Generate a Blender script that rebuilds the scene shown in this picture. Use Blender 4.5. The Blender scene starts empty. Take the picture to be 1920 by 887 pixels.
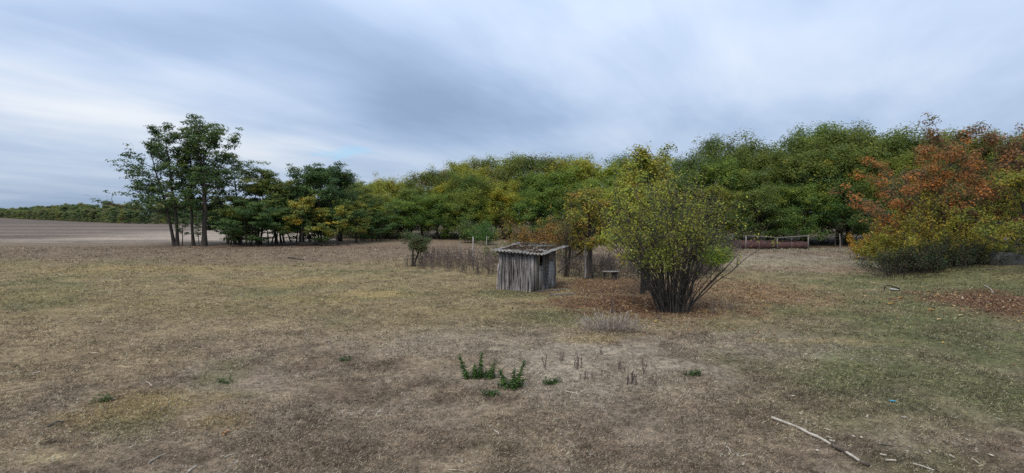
import bpy, math, random
import numpy as np
from mathutils import Vector, Matrix

R = math.radians
scene = bpy.context.scene
COL = scene.collection

# ------------------------------------------------------------------ camera
CAM_H = 3.5
FPX = 1048.0                       # focal length in pixels of the 1920 px photograph
PITCH = math.atan(43.5 / FPX)      # horizon a little above the middle of the frame
cam_d = bpy.data.cameras.new('camera')
cam_d.sensor_width = 36.0
cam_d.lens = 36.0 * FPX / 1920.0
cam_d.clip_start = 0.1
cam_d.clip_end = 6000
cam = bpy.data.objects.new('camera', cam_d)
COL.objects.link(cam)
cam.location = (0, 0, CAM_H)
cam.rotation_euler = (math.pi / 2 - PITCH, 0, 0)
scene.camera = cam

# ------------------------------------------------------------------ sun, sky, exposure
EXPOSURE = 0.66
SUN_EL, SUN_AZ = 55.0, 205.0        # elevation; azimuth clockwise from +Y (behind the camera, to its left)
sun_d = bpy.data.lights.new('sun', 'SUN')
sun_d.energy = 1.3
sun_d.angle = R(24)
sun_d.color = (1.0, 0.90, 0.76)
sun = bpy.data.objects.new('sun', sun_d)
COL.objects.link(sun)
sv = Vector((math.sin(R(SUN_AZ)) * math.cos(R(SUN_EL)), math.cos(R(SUN_AZ)) * math.cos(R(SUN_EL)), math.sin(R(SUN_EL))))
sun.rotation_euler = sv.to_track_quat('Z', 'Y').to_euler()

world = bpy.data.worlds.new('World')
scene.world = world
world.use_nodes = True
wt = world.node_tree
wt.nodes.clear()
WN, WL = wt.nodes.new, wt.links.new


def wmath(op, a, b=None, clamp=False):
    n = WN('ShaderNodeMath'); n.operation = op; n.use_clamp = clamp
    for i, v in enumerate((a, b)):
        if v is None: continue
        if isinstance(v, (int, float)): n.inputs[i].default_value = v
        else: WL(v, n.inputs[i])
    return n.outputs[0]


def build_world():
    out = WN('ShaderNodeOutputWorld')
    sky = WN('ShaderNodeTexSky')
    sky.sky_type = 'NISHITA'; sky.sun_disc = False
    sky.sun_elevation = R(SUN_EL); sky.sun_rotation = R(SUN_AZ)
    sky.air_density = 1.0; sky.dust_density = 1.5; sky.ozone_density = 1.5
    bg_sky = WN('ShaderNodeBackground'); tn = WN('ShaderNodeMix'); tn.data_type = 'RGBA'; tn.blend_type = 'MULTIPLY'; tn.inputs[0].default_value = 1; tn.inputs[7].default_value = (.62, .88, 1.05, 1)
    WL(sky.outputs[0], tn.inputs[6]); WL(tn.outputs[2], bg_sky.inputs[0]); bg_sky.inputs[1].default_value = 0.11
    tc = WN('ShaderNodeTexCoord')
    sep = WN('ShaderNodeSeparateXYZ'); WL(tc.outputs['Generated'], sep.inputs[0])
    zz = wmath('ADD', wmath('MAXIMUM', sep.outputs[2], 0.0), 0.12)
    cb = WN('ShaderNodeCombineXYZ')
    WL(wmath('DIVIDE', sep.outputs[0], zz), cb.inputs[0])
    WL(wmath('DIVIDE', sep.outputs[1], zz), cb.inputs[1])
    P = cb.outputs[0]                       # point on the flat cloud layer

    def noise(scale, rot, sc, detail, rough, dist=0.0, off=(0, 0, 0)):
        m = WN('ShaderNodeMapping'); m.vector_type = 'TEXTURE'; WL(P, m.inputs[0])
        m.inputs['Rotation'].default_value = (0, 0, R(rot)); m.inputs['Scale'].default_value = sc
        m.inputs['Location'].default_value = off
        n = WN('ShaderNodeTexNoise'); WL(m.outputs[0], n.inputs['Vector'])
        n.inputs['Scale'].default_value = scale; n.inputs['Detail'].default_value = detail
        n.inputs['Roughness'].default_value = rough; n.inputs['Distortion'].default_value = dist
        return n
    # soft warp so that the edges of the cloud banks are not regular
    wn = noise(1.1, 0, (1, 1, 1), 3, 0.5, off=(3.1, 7.7, 0))
    vs = WN('ShaderNodeVectorMath'); vs.operation = 'SUBTRACT'; WL(wn.outputs['Color'], vs.inputs[0]); vs.inputs[1].default_value = (.5, .5, .5)
    vm = WN('ShaderNodeVectorMath'); vm.operation = 'SCALE'; WL(vs.outputs[0], vm.inputs[0]); vm.inputs['Scale'].default_value = 0.8
    va = WN('ShaderNodeVectorMath'); va.operation = 'ADD'; WL(P, va.inputs[0]); WL(vm.outputs[0], va.inputs[1])
    PW = va.outputs[0]

    def bank(cx, cy, rx, ry, rot, amp, src=PW):
        m = WN('ShaderNodeMapping'); m.vector_type = 'TEXTURE'; WL(src, m.inputs[0])
        m.inputs['Location'].default_value = (cx, cy, 0); m.inputs['Rotation'].default_value = (0, 0, R(rot))
        m.inputs['Scale'].default_value = (rx, ry, 1)
        g = WN('ShaderNodeTexGradient'); g.gradient_type = 'SPHERICAL'; WL(m.outputs[0], g.inputs[0])
        mr = WN('ShaderNodeMapRange'); mr.interpolation_type = 'SMOOTHSTEP'; WL(g.outputs['Fac'], mr.inputs[0])
        mr.inputs[3].default_value = 0; mr.inputs[4].default_value = amp
        return mr.outputs[0]
    n1 = noise(1.0, -24, (1.3, 3.2, 1), 5, 0.52, 0.3).outputs['Fac']
    n2 = noise(1.0, -30, (.42, 1.5, 1), 7, 0.6, 0.5, (5, 2, 0)).outputs['Fac']
    v = wmath('ADD', wmath('MULTIPLY', n1, 0.85), wmath('MULTIPLY', n2, 0.38))
    v = wmath('ADD', v, -0.05)
    for b in SKY_BANKS:
        v = wmath('ADD', v, bank(*b))
    ramp = WN('ShaderNodeValToRGB'); WL(v, ramp.inputs[0])
    e = ramp.color_ramp.elements
    e[0].position = 0.10; e[0].color = (0.29, 0.385, 0.56, 1)
    e[1].position = 1.0; e[1].color = (0.90, 0.93, 0.97, 1)
    for p, c in ((0.36, (0.40, 0.515, 0.715, 1)), (0.60, (0.555, 0.66, 0.84, 1)), (0.80, (0.71, 0.785, 0.905, 1))):
        k = e.new(p); k.color = c
    bg_cl = WN('ShaderNodeBackground'); WL(ramp.outputs[0], bg_cl.inputs[0]); 
    # an overcast layer is brighter overhead, where it is looked through less obliquely
    WL(wmath('MULTIPLY', wmath('ADD', wmath('MULTIPLY', wmath('MAXIMUM', sep.outputs[2], 0.0), 1.2), 0.83), 2 ** -EXPOSURE), bg_cl.inputs[1])
    # thin openings where clear sky shows
    gap = bank(-1.24, 4.40, 0.34, 0.30, 0, .85, PW)
    fine = noise(1.0, -40, (.1, .25, 1), 4, 0.6, 0.5).outputs['Fac']
    gapm = wmath('MULTIPLY', wmath('ADD', gap, wmath('MULTIPLY', wmath('ADD', fine, -0.58), 2.2)), wmath('GREATER_THAN', gap, 0.0), True)
    hz = WN('ShaderNodeMapRange'); WL(n2, hz.inputs[0]); hz.inputs[1].default_value = 0.30; hz.inputs[2].default_value = 0.12
    hz.inputs[3].default_value = 0.06; hz.inputs[4].default_value = 0.25
    fac = wmath('MAXIMUM', gapm, hz.outputs[0], True)
    mx = WN('ShaderNodeMixShader'); WL(fac, mx.inputs[0]); WL(bg_cl.outputs[0], mx.inputs[1]); WL(bg_sky.outputs[0], mx.inputs[2])
    WL(mx.outputs[0], out.inputs[0])


#  cloud banks on the cloud layer: centre, radii, turn, lighter (+) or denser (-)
SKY_BANKS = [
    (-0.65, 2.7, 1.05, 1.5, -14, -0.34),
    (-0.35, 3.5, 1.3, 1.15, -30, -0.40),
    (-1.4, 2.0, 0.9, 0.6, 10, -0.22),
    (-2.3, 3.3, 1.0, 1.7, -10, 0.40),
    (-1.75, 4.4, 0.75, 1.1, -15, 0.34),
    (-4.5, 6.0, 1.8, 2.2, 0, -0.25),
    (1.15, 2.6, 0.9, 1.3, 30, 0.12),
    (1.6, 3.6, 1.1, 0.8, 40, -0.16),
    (1.0, 1.95, 0.5, 0.4, 40, -0.18),
    (0.35, 2.2, 0.5, 0.6, 0, 0.14),
]
build_world()

vs_ = scene.view_settings
scene.display_settings.display_device = 'sRGB'
vs_.view_transform = 'Standard'
vs_.look = 'None'
vs_.exposure = EXPOSURE
vs_.gamma = 1.0
vs_.use_curve_mapping = False
scene.cycles.max_bounces = 6
scene.cycles.diffuse_bounces = 3
scene.cycles.glossy_bounces = 2
scene.cycles.transmission_bounces = 4
scene.cycles.transparent_max_bounces = 4
scene.cycles.use_denoising = False
scene.cycles.sample_clamp_indirect = 4.0


# ------------------------------------------------------------------ numeric helpers
def hash2(ix, iy, seed):
    h = (ix.astype(np.int64) * 374761393 + iy.astype(np.int64) * 668265263 + seed * 1442695041) & 0x7fffffff
    h = ((h ^ (h >> 13)) * 1274126177) & 0x7fffffff
    return ((h ^ (h >> 16)) & 0xffff) / 65535.0


def vnoise(x, y, seed=0):
    x = np.asarray(x, float); y = np.asarray(y, float)
    ix = np.floor(x); iy = np.floor(y)
    fx = x - ix; fy = y - iy
    fx = fx * fx * (3 - 2 * fx); fy = fy * fy * (3 - 2 * fy)
    ix = ix.astype(np.int64); iy = iy.astype(np.int64)
    a = hash2(ix, iy, seed); b = hash2(ix + 1, iy, seed)
    c = hash2(ix, iy + 1, seed); d = hash2(ix + 1, iy + 1, seed)
    return (a * (1 - fx) + b * fx) * (1 - fy) + (c * (1 - fx) + d * fx) * fy


def fbm(x, y, seed=0, octv=4):
    t = 0; a = 0.5; s = 0
    for k in range(octv):
        t = t + a * vnoise(x * 2 ** k + 17.3 * k, y * 2 ** k - 9.1 * k, seed + k); s += a; a *= 0.5
    return t / s


def sstep(a, b, x):
    t = np.clip((x - a) / (b - a), 0, 1)
    return t * t * (3 - 2 * t)


def G(px, py):
    """where a ray through photograph pixel (px, py) meets level ground"""
    a = (px - 960) / FPX; b = -(py - 443.5) / FPX
    c, s = math.cos(PITCH), math.sin(PITCH)
    dy = c + b * s; dz = b * c - s
    t = CAM_H / -dz
    return a * t, dy * t


def at(px, Y):
    return (px - 960) / FPX * Y


def zat(py, Y):
    return CAM_H + (400 - py) * Y / FPX


# ------------------------------------------------------------------ ground relief and cover colours
def blob(x, y, cx, cy, rx, ry, seed, soft=0.5):
    d = np.sqrt(((x - cx) / rx) ** 2 + ((y - cy) / ry) ** 2) + (fbm(x * 1.3, y * 1.3, seed, 5) - 0.5) * 1.5
    return 1 - sstep(1 - soft, 1 + soft, d)


def height(x, y):
    x = np.asarray(x, float); y = np.asarray(y, float)
    fade = 1 - sstep(46, 57, y)
    h = (fbm(x * 0.09, y * 0.09, 5, 3) - 0.5) * 0.34 + (fbm(x * 0.55, y * 0.55, 9, 3) - 0.5) * 0.13 + (fbm(x * 2.6, y * 2.6, 12, 3) - 0.5) * 0.055
    h = h * fade
    # old straw heap in the middle, bank under the thicket, a crest before the pen
    h = h + 0.30 * np.exp(-(((x - 2.0) / 2.6) ** 2 + ((y - 14.2) / 2.2) ** 2))
    h = h + 0.8 * sstep(0, 1, np.clip((x - 19) / 7, 0, 1)) * np.exp(-((y - 28.5) / 4.5) ** 2)
    h = h + 0.22 * np.exp(-(((x - 26) / 9) ** 2 + ((y - 50) / 5) ** 2)) * fade
    return h


C_TAN = np.array((.250, .186, .106)); C_MAUVE = np.array((.214, .164, .116)); C_OLIVE = np.array((.212, .166, .078))
C_SOIL = np.array((.100, .068, .045)); C_GREEN = np.array((.118, .118, .050)); C_LITTER = np.array((.155, .082, .045))
C_YELL = np.array((.270, .195, .085)); C_PALE = np.array((.30, .248, .180)); C_SAND = np.array((.36, .28, .16))


def _mix(c, col, w):
    return c * (1 - w[:, None]) + col[None, :] * w[:, None]


def cover(x, y):
    """colour of what grows or lies on the ground at x, y (linear)"""
    x = np.asarray(x, float).ravel(); y = np.asarray(y, float).ravel()
    n_big = fbm(x * 0.13, y * 0.13, 31, 3); n_mid = fbm(x * 0.6, y * 0.6, 41, 4); n_sm = fbm(x * 2.7, y * 2.7, 51, 3)
    c = np.repeat(C_TAN[None, :], len(x), 0)
    c = _mix(c, C_OLIVE, np.clip(sstep(15, 20, y + (n_big - .5) * 9) * (0.45 + 0.9 * (n_mid - 0.3)), 0, 1))
    fore = (1 - sstep(14, 19, y + (n_mid - .5) * 8)) * sstep(-11, -5.5, x + (n_mid - .5) * 5)
    c = _mix(c, C_MAUVE, np.clip(fore * (0.62 + 0.9 * (n_mid - .45)), 0, 1))
    c = _mix(c, C_SOIL, np.clip((0.35 + 0.65 * fore) * sstep(.50, .62, fbm(x * 1.5, y * 1.9, 61, 5)) * 0.55, 0, 1))
    # greener turf to the side, with worn streaks
    gr = sstep(.30, .62, (x / np.maximum(y, 1)) + (n_big - .5) * .42 + (n_mid - .5) * .25) * (1 - sstep(40, 50, y)) * sstep(8, 10, y)
    c = _mix(c, C_GREEN, np.clip(gr * (0.75 + 1.2 * (n_mid - .5)), 0, .95))
    c = _mix(c, C_GREEN, np.clip(0.7 * sstep(.60, .78, fbm(x * .33, y * .33, 71, 4)), 0, .6))
    c = _mix(c, C_GREEN, 0.6 * blob(x, y, *G(1062, 598), 1.6, 1.7, 81, .6))
    # dry purple-brown belt towards the field and path beyond the shrub
    c = _mix(c, np.array((.165, .118, .082)), np.clip(sstep(36, 46, y + (n_big - .5) * 10) * .75, 0, 1))
    c = _mix(c, C_PALE, np.clip(.55 * blob(x, y, *G(1500, 492), 7, 6, 83, .6), 0, 1))
    c = _mix(c, np.array((.17, .165, .10)), .6 * blob(x, y, *G(1490, 470), 6, 3.5, 84, .5))
    # bleached straw
    c = _mix(c, C_PALE, .75 * blob(x, y, *G(1120, 690), 2.3, 1.8, 85, .6))
    c = _mix(c, C_PALE, .40 * blob(x, y, *G(1450, 650), 2.2, 1.4, 86, .6))
    c = _mix(c, C_PALE, .35 * blob(x, y, *G(850, 640), 2.6, 1.6, 87, .6))
    for px, py, rx, ry, w in ((270, 505, 6.5, 2.4, .6), (545, 528, 2.6, 1.6, .85), (700, 551, 1.7, 1.0, .85), (600, 560, 2.2, 1.0, .4),
                              (270, 762, .95, 1.0, .75), (410, 792, .55, .35, .6), (1540, 640, 1.6, .5, .5),
                              (10, 560, 3, 2.5, .35), (1105, 652, .8, .5, .5)):
        c = _mix(c, C_YELL, w * blob(x, y, *G(px, py), rx, ry, int(px + py), .55))
    c = _mix(c, C_SAND, .95 * blob(x, y, *G(80, 862), .42, .26, 91, .35))
    c = _mix(c, C_SOIL * .45, .9 * blob(x, y, *G(96, 833), .16, .14, 92, .4))  # shade inside the burrow hole, painted into the ground colour; no hollow modelled
    # leaf litter under the shrub, along the path, and below the thicket
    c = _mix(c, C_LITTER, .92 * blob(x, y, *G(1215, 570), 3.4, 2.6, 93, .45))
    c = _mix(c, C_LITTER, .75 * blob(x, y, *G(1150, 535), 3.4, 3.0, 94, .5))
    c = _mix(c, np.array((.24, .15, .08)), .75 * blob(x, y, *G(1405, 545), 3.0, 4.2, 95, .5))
    c = _mix(c, C_LITTER * .85, .95 * blob(x, y, *G(1885, 572), 2.6, 3.4, 96, .4))
    c = _mix(c, np.array((.22, .15, .10)), .6 * blob(x, y, *G(1600, 505), 7, 2.2, 97, .5))
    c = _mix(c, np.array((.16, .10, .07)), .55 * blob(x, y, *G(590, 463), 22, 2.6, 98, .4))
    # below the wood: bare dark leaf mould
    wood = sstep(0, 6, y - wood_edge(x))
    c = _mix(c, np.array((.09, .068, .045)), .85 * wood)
    blot = fbm(x * 1.3 + 40, y * 1.3, 57, 4)
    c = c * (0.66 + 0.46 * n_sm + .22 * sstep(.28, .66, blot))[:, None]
    return c


WX = np.array([-60, -36, -22, -11, 3, 13.5, 24, 40, 60, 120.])
WY = np.array([112, 100, 76, 74, 72, 65, 58, 57, 54, 50.])


def wood_edge(x):
    return np.interp(x, WX, WY)


# ------------------------------------------------------------------ materials
def new_mat(name):
    m = bpy.data.materials.new(name); m.use_nodes = True
    m.node_tree.nodes.clear()
    return m, m.node_tree.nodes.new, m.node_tree.links.new


def mat_leaf(name, transl=0.35, rough=0.6):
    """colour from the leaf's own attribute, tinted tree by tree"""
    m, N, L = new_mat(name)
    out = N('ShaderNodeOutputMaterial')
    a = N('ShaderNodeAttribute'); a.attribute_name = 'col'
    oi = N('ShaderNodeObjectInfo')
    mx = N('ShaderNodeMix'); mx.data_type = 'RGBA'; mx.blend_type = 'MULTIPLY'; mx.inputs[0].default_value = 1
    L(a.outputs['Color'], mx.inputs[6]); L(oi.outputs['Color'], mx.inputs[7])
    p = N('ShaderNodeBsdfPrincipled'); L(mx.outputs[2], p.inputs['Base Color'])
    p.inputs['Roughness'].default_value = rough; p.inputs['Specular IOR Level'].default_value = 0.25
    t = N('ShaderNodeBsdfTranslucent'); L(mx.outputs[2], t.inputs[0])
    ms = N('ShaderNodeMixShader'); ms.inputs[0].default_value = transl
    L(p.outputs[0], ms.inputs[1]); L(t.outputs[0], ms.inputs[2]); L(ms.outputs[0], out.inputs[0])
    return m


def mat_noise(name, c1, c2, scale=8, stretch=(1, 1, 1), rough=0.85, bump=0.3, detail=5, world=False, c3=None, spec=.2):
    m, N, L = new_mat(name)
    out = N('ShaderNodeOutputMaterial'); p = N('ShaderNodeBsdfPrincipled'); L(p.outputs[0], out.inputs[0])
    tc = N('ShaderNodeTexCoord'); mp = N('ShaderNodeMapping'); mp.inputs['Scale'].default_value = stretch
    if world:
        g = N('ShaderNodeNewGeometry'); L(g.outputs['Position'], mp.inputs[0])
    else:
        L(tc.outputs['Object'], mp.inputs[0])
    n = N('ShaderNodeTexNoise'); n.inputs['Scale'].default_value = scale; n.inputs['Detail'].default_value = detail
    n.inputs['Roughness'].default_value = .62
    L(mp.outputs[0], n.inputs['Vector'])
    r = N('ShaderNodeValToRGB'); L(n.outputs['Fac'], r.inputs[0])
    e = r.color_ramp.elements; e[0].position = .32; e[0].color = (*c1, 1); e[1].position = .68; e[1].color = (*c2, 1)
    if c3:
        k = e.new(.5); k.color = (*c3, 1)
    oi = N('ShaderNodeObjectInfo')
    mx = N('ShaderNodeMix'); mx.data_type = 'RGBA'; mx.blend_type = 'MULTIPLY'; mx.inputs[0].default_value = 1
    L(r.outputs[0], mx.inputs[6]); L(oi.outputs['Color'], mx.inputs[7])
    L(mx.outputs[2], p.inputs['Base Color'])
    p.inputs['Roughness'].default_value = rough; p.inputs['Specular IOR Level'].default_value = spec
    b = N('ShaderNodeBump'); b.inputs['Strength'].default_value = bump; b.inputs['Distance'].default_value = .02
    L(n.outputs['Fac'], b.inputs['Height']); L(b.outputs[0], p.inputs['Normal'])
    return m


def mat_ground(name, fine=24.0, lumps=6.5, lo=.35, hi=1.6, dist=.06):
    m, N, L = new_mat(name)
    out = N('ShaderNodeOutputMaterial'); p = N('ShaderNodeBsdfPrincipled'); L(p.outputs[0], out.inputs[0])
    p.inputs['Roughness'].default_value = .95; p.inputs['Specular IOR Level'].default_value = .08
    a = N('ShaderNodeAttribute'); a.attribute_name = 'col'
    g = N('ShaderNodeNewGeometry')
    n1 = N('ShaderNodeTexNoise'); n1.inputs['Scale'].default_value = fine; n1.inputs['Detail'].default_value = 6; n1.inputs['Roughness'].default_value = .7
    n2 = N('ShaderNodeTexNoise'); n2.inputs['Scale'].default_value = lumps; n2.inputs['Detail'].default_value = 5; n2.inputs['Roughness'].default_value = .65
    L(g.outputs['Position'], n1.inputs['Vector']); L(g.outputs['Position'], n2.inputs['Vector'])
    ad = N('ShaderNodeMath'); ad.operation = 'ADD'; L(n1.outputs['Fac'], ad.inputs[0]); L(n2.outputs['Fac'], ad.inputs[1])
    r = N('ShaderNodeMapRange'); L(ad.outputs[0], r.inputs[0]); r.inputs[1].default_value = .75; r.inputs[2].default_value = 1.25
    r.inputs[3].default_value = lo; r.inputs[4].default_value = hi
    mx = N('ShaderNodeVectorMath'); mx.operation = 'SCALE'; L(a.outputs['Color'], mx.inputs[0]); L(r.outputs[0], mx.inputs['Scale'])
    L(mx.outputs[0], p.inputs['Base Color'])
    b = N('ShaderNodeBump'); b.inputs['Strength'].default_value = .8; b.inputs['Distance'].default_value = dist
    L(ad.outputs[0], b.inputs['Height']); L(b.outputs[0], p.inputs['Normal'])
    return m


M_LEAF = mat_leaf('leaf', .42)
M_STRAW = mat_leaf('straw', .2, .8)
M_GROUND = mat_ground('dry_turf')
M_FIELD = mat_ground('tilled_soil', 3.0, .8, .75, 1.2, .05)
M_BARK = mat_noise('bark', (.030, .025, .021), (.085, .072, .060), 9, (1, 1, .25), .95, .6)
M_STEM = mat_noise('dark_stem_bark', (.035, .031, .027), (.095, .084, .070), 14, (1, 1, .3), .9, .3)
M_TWIG = mat_noise('twig_bark', (.060, .050, .042), (.14, .12, .10), 14, (1, 1, .3), .9, .3)
M_GREYWOOD = mat_noise('weathered_wood', (.060, .055, .055), (.27, .25, .235), 26, (1, 1, .08), .9, .5, c3=(.14, .13, .125))
M_BOARD = mat_noise('old_board', (.115, .110, .105), (.19, .18, .17), 7, (1, 1, .3), .9, .2)
M_PALEWOOD = mat_noise('barkless_wood', (.26, .22, .17), (.52, .46, .37), 10, (1, 1, 1), .8, .3)
M_SHEET = mat_noise('old_cement_sheet', (.09, .08, .07), (.32, .30, .275), 4, (1, 1, 1), .9, .3, c3=(.20, .185, .165))
M_RUST = mat_noise('red_primer_sheet', (.060, .030, .027), (.105, .056, .050), 3, (1, 1, 1), .8, .1)
M_CONCRETE = mat_noise('old_concrete', (.12, .12, .115), (.24, .235, .22), 4, (1, 1, 1), .95, .4)
M_DARK = mat_noise('black_rubber', (.012, .012, .012), (.03, .028, .026), 6, (1, 1, 1), .6, .1)
M_WHITE = mat_noise('white_plastic', (.55, .55, .53), (.75, .75, .73), 6, (1, 1, 1), .5, .05)
M_BLUE = mat_noise('blue_plastic', (.05, .30, .42), (.08, .40, .52), 6, (1, 1, 1), .4, .05)


# ------------------------------------------------------------------ object helpers
def mesh_np(name, V, F, mat, col=None, smooth=False):
    V = np.asarray(V, np.float32); F = np.asarray(F, np.int32)
    k = F.shape[1]
    me = bpy.data.meshes.new(name)
    me.vertices.add(len(V)); me.vertices.foreach_set('co', V.ravel())
    me.loops.add(F.size); me.loops.foreach_set('vertex_index', F.ravel())
    me.polygons.add(len(F)); me.polygons.foreach_set('loop_start', np.arange(0, F.size, k, dtype=np.int32))
    if smooth: me.polygons.foreach_set('use_smooth', np.ones(len(F), bool))
    if col is not None:
        at_ = me.attributes.new('col', 'FLOAT_COLOR', 'POINT')
        c4 = np.ones((len(V), 4), np.float32); c4[:, :3] = col
        at_.data.foreach_set('color', c4.ravel())
    me.update(calc_edges=True); me.validate()
    if mat: me.materials.append(mat)
    return me


def obj(name, data, parent=None, loc=None, rz=None):
    o = bpy.data.objects.new(name, data); COL.objects.link(o)
    if parent: o.parent = parent
    if loc is not None: o.location = loc
    if rz is not None: o.rotation_euler = (0, 0, rz)
    return o


def tag(o, label=None, cat=None, group=None, kind=None):
    if label: o['label'] = label
    if cat: o['category'] = cat
    if group: o['group'] = group
    if kind: o['kind'] = kind
    return o


def ground_z(x, y):
    return float(height(np.array([x]), np.array([y]))[0])


def thing(name, label, cat, x, y, dz=0, rz=0, group=None, scale=None):
    o = obj(name, None, None, (x, y, ground_z(x, y) + dz), rz)
    o.empty_display_size = .2
    if scale: o.scale = scale
    return tag(o, label, cat, group)


class Tubes:
    def __init__(s, sides=5):
        s.V = []; s.F = []; s.n = 0; s.k = sides

    def add(s, pts, rad, cap=True):
        pts = np.asarray(pts, float); n = len(pts); k = s.k
        rad = np.broadcast_to(np.asarray(rad, float), (n,))
        t = np.gradient(pts, axis=0); t /= np.linalg.norm(t, axis=1)[:, None] + 1e-9
        ref = np.array([0.31, .12, .94]) if abs(t[0][2]) < .8 else np.array([.95, .1, .3])
        u = np.cross(t, ref); u /= np.linalg.norm(u, axis=1)[:, None] + 1e-9
        w = np.cross(t, u)
        an = np.arange(k) * 2 * math.pi / k
        ring = pts[:, None, :] + rad[:, None, None] * (np.cos(an)[None, :, None] * u[:, None, :] + np.sin(an)[None, :, None] * w[:, None, :])
        s.V.append(ring.reshape(-1, 3))
        i = np.arange(n - 1)[:, None] * k; j = np.arange(k)[None, :]; j2 = (j + 1) % k
        f = np.stack([i + j, i + j2, i + k + j2, i + k + j], -1).reshape(-1, 4) + s.n
        s.F.append(f); s.n += n * k
        if cap and k >= 6:                       # close both ends with a fan of four-sided faces
            for b in (s.n - n * k, s.n - k):
                for q in range(1, k - 2, 2):
                    s.F.append(np.array([[b, b + q, b + q + 1, b + q + 2]]) if q + 2 < k else np.array([[b, b + q - 1, b + q, b + q + 1]]))

    def mesh(s, name, mat, col=None):
        return mesh_np(name, np.concatenate(s.V), np.concatenate(s.F), mat, col, True)


def boxes_mesh(name, items, mat):
    """items: list of (size xyz, Matrix)"""
    V = []; F = []
    for (sx, sy, sz), mt in items:
        b = len(V)
        for dx, dy, dz in ((-1, -1, -1), (1, -1, -1), (1, 1, -1), (-1, 1, -1), (-1, -1, 1), (1, -1, 1), (1, 1, 1), (-1, 1, 1)):
            V.append((mt @ Vector((dx * sx / 2, dy * sy / 2, dz * sz / 2)))[:])
        for f in ((0, 3, 2, 1), (4, 5, 6, 7), (0, 1, 5, 4), (1, 2, 6, 5), (2, 3, 7, 6), (3, 0, 4, 7)):
            F.append([b + i for i in f])
    return mesh_np(name, V, F, mat)


def leaves_mesh(name, pos, size, aspect, col, rng, mat, flat=.5, droop=.25, face=None):
    """one small folded-diamond face per leaf"""
    n = len(pos)
    az = rng.uniform(0, 2 * math.pi, n)
    el = rng.normal(-droop, .45, n)
    d = np.stack([np.cos(az) * np.cos(el), np.sin(az) * np.cos(el), np.sin(el)], 1)
    nr = rng.normal(0, 1, (n, 3)) * flat + np.array([0, 0, 1.0])
    if face is not None:                       # blades turn to the light, away from the middle of their spray
        nr = face * 1.0 + np.array([0, 0, .55]) + rng.normal(0, .38, (n, 3))
        nr /= np.linalg.norm(nr, axis=1)[:, None] + 1e-9
        d = d - nr * (d * nr).sum(1)[:, None]; d /= np.linalg.norm(d, axis=1)[:, None] + 1e-9
    s = np.cross(d, nr); s /= np.linalg.norm(s, axis=1)[:, None] + 1e-9
    L = (size * rng.uniform(.65, 1.35, n))[:, None]; W = L * aspect
    V = np.stack([pos - d * L / 2, pos + s * W / 2 + d * L * .05, pos + d * L / 2, pos - s * W / 2 + d * L * .05], 1).reshape(-1, 3)
    F = np.arange(4 * n).reshape(-1, 4)
    return mesh_np(name, V, F, mat, np.repeat(col, 4, 0))


# ------------------------------------------------------------------ tree growing
def norm(v): return v / (np.linalg.norm(v) + 1e-9)


def path(rng, p, d, L, n=5, up=.15, wob=.12):
    pts = [np.array(p, float)]; d = norm(np.array(d, float)); st = L / n
    for _ in range(n):
        d = norm(d + np.array([0, 0, up]) / n * 2 + rng.normal(0, wob, 3))
        pts.append(pts[-1] + d * st)
    return np.array(pts)


def along(pts, t):
    f = t * (len(pts) - 1); i = min(int(f), len(pts) - 2)
    return pts[i] + (pts[i + 1] - pts[i]) * (f - i), norm(pts[i + 1] - pts[i])


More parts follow.
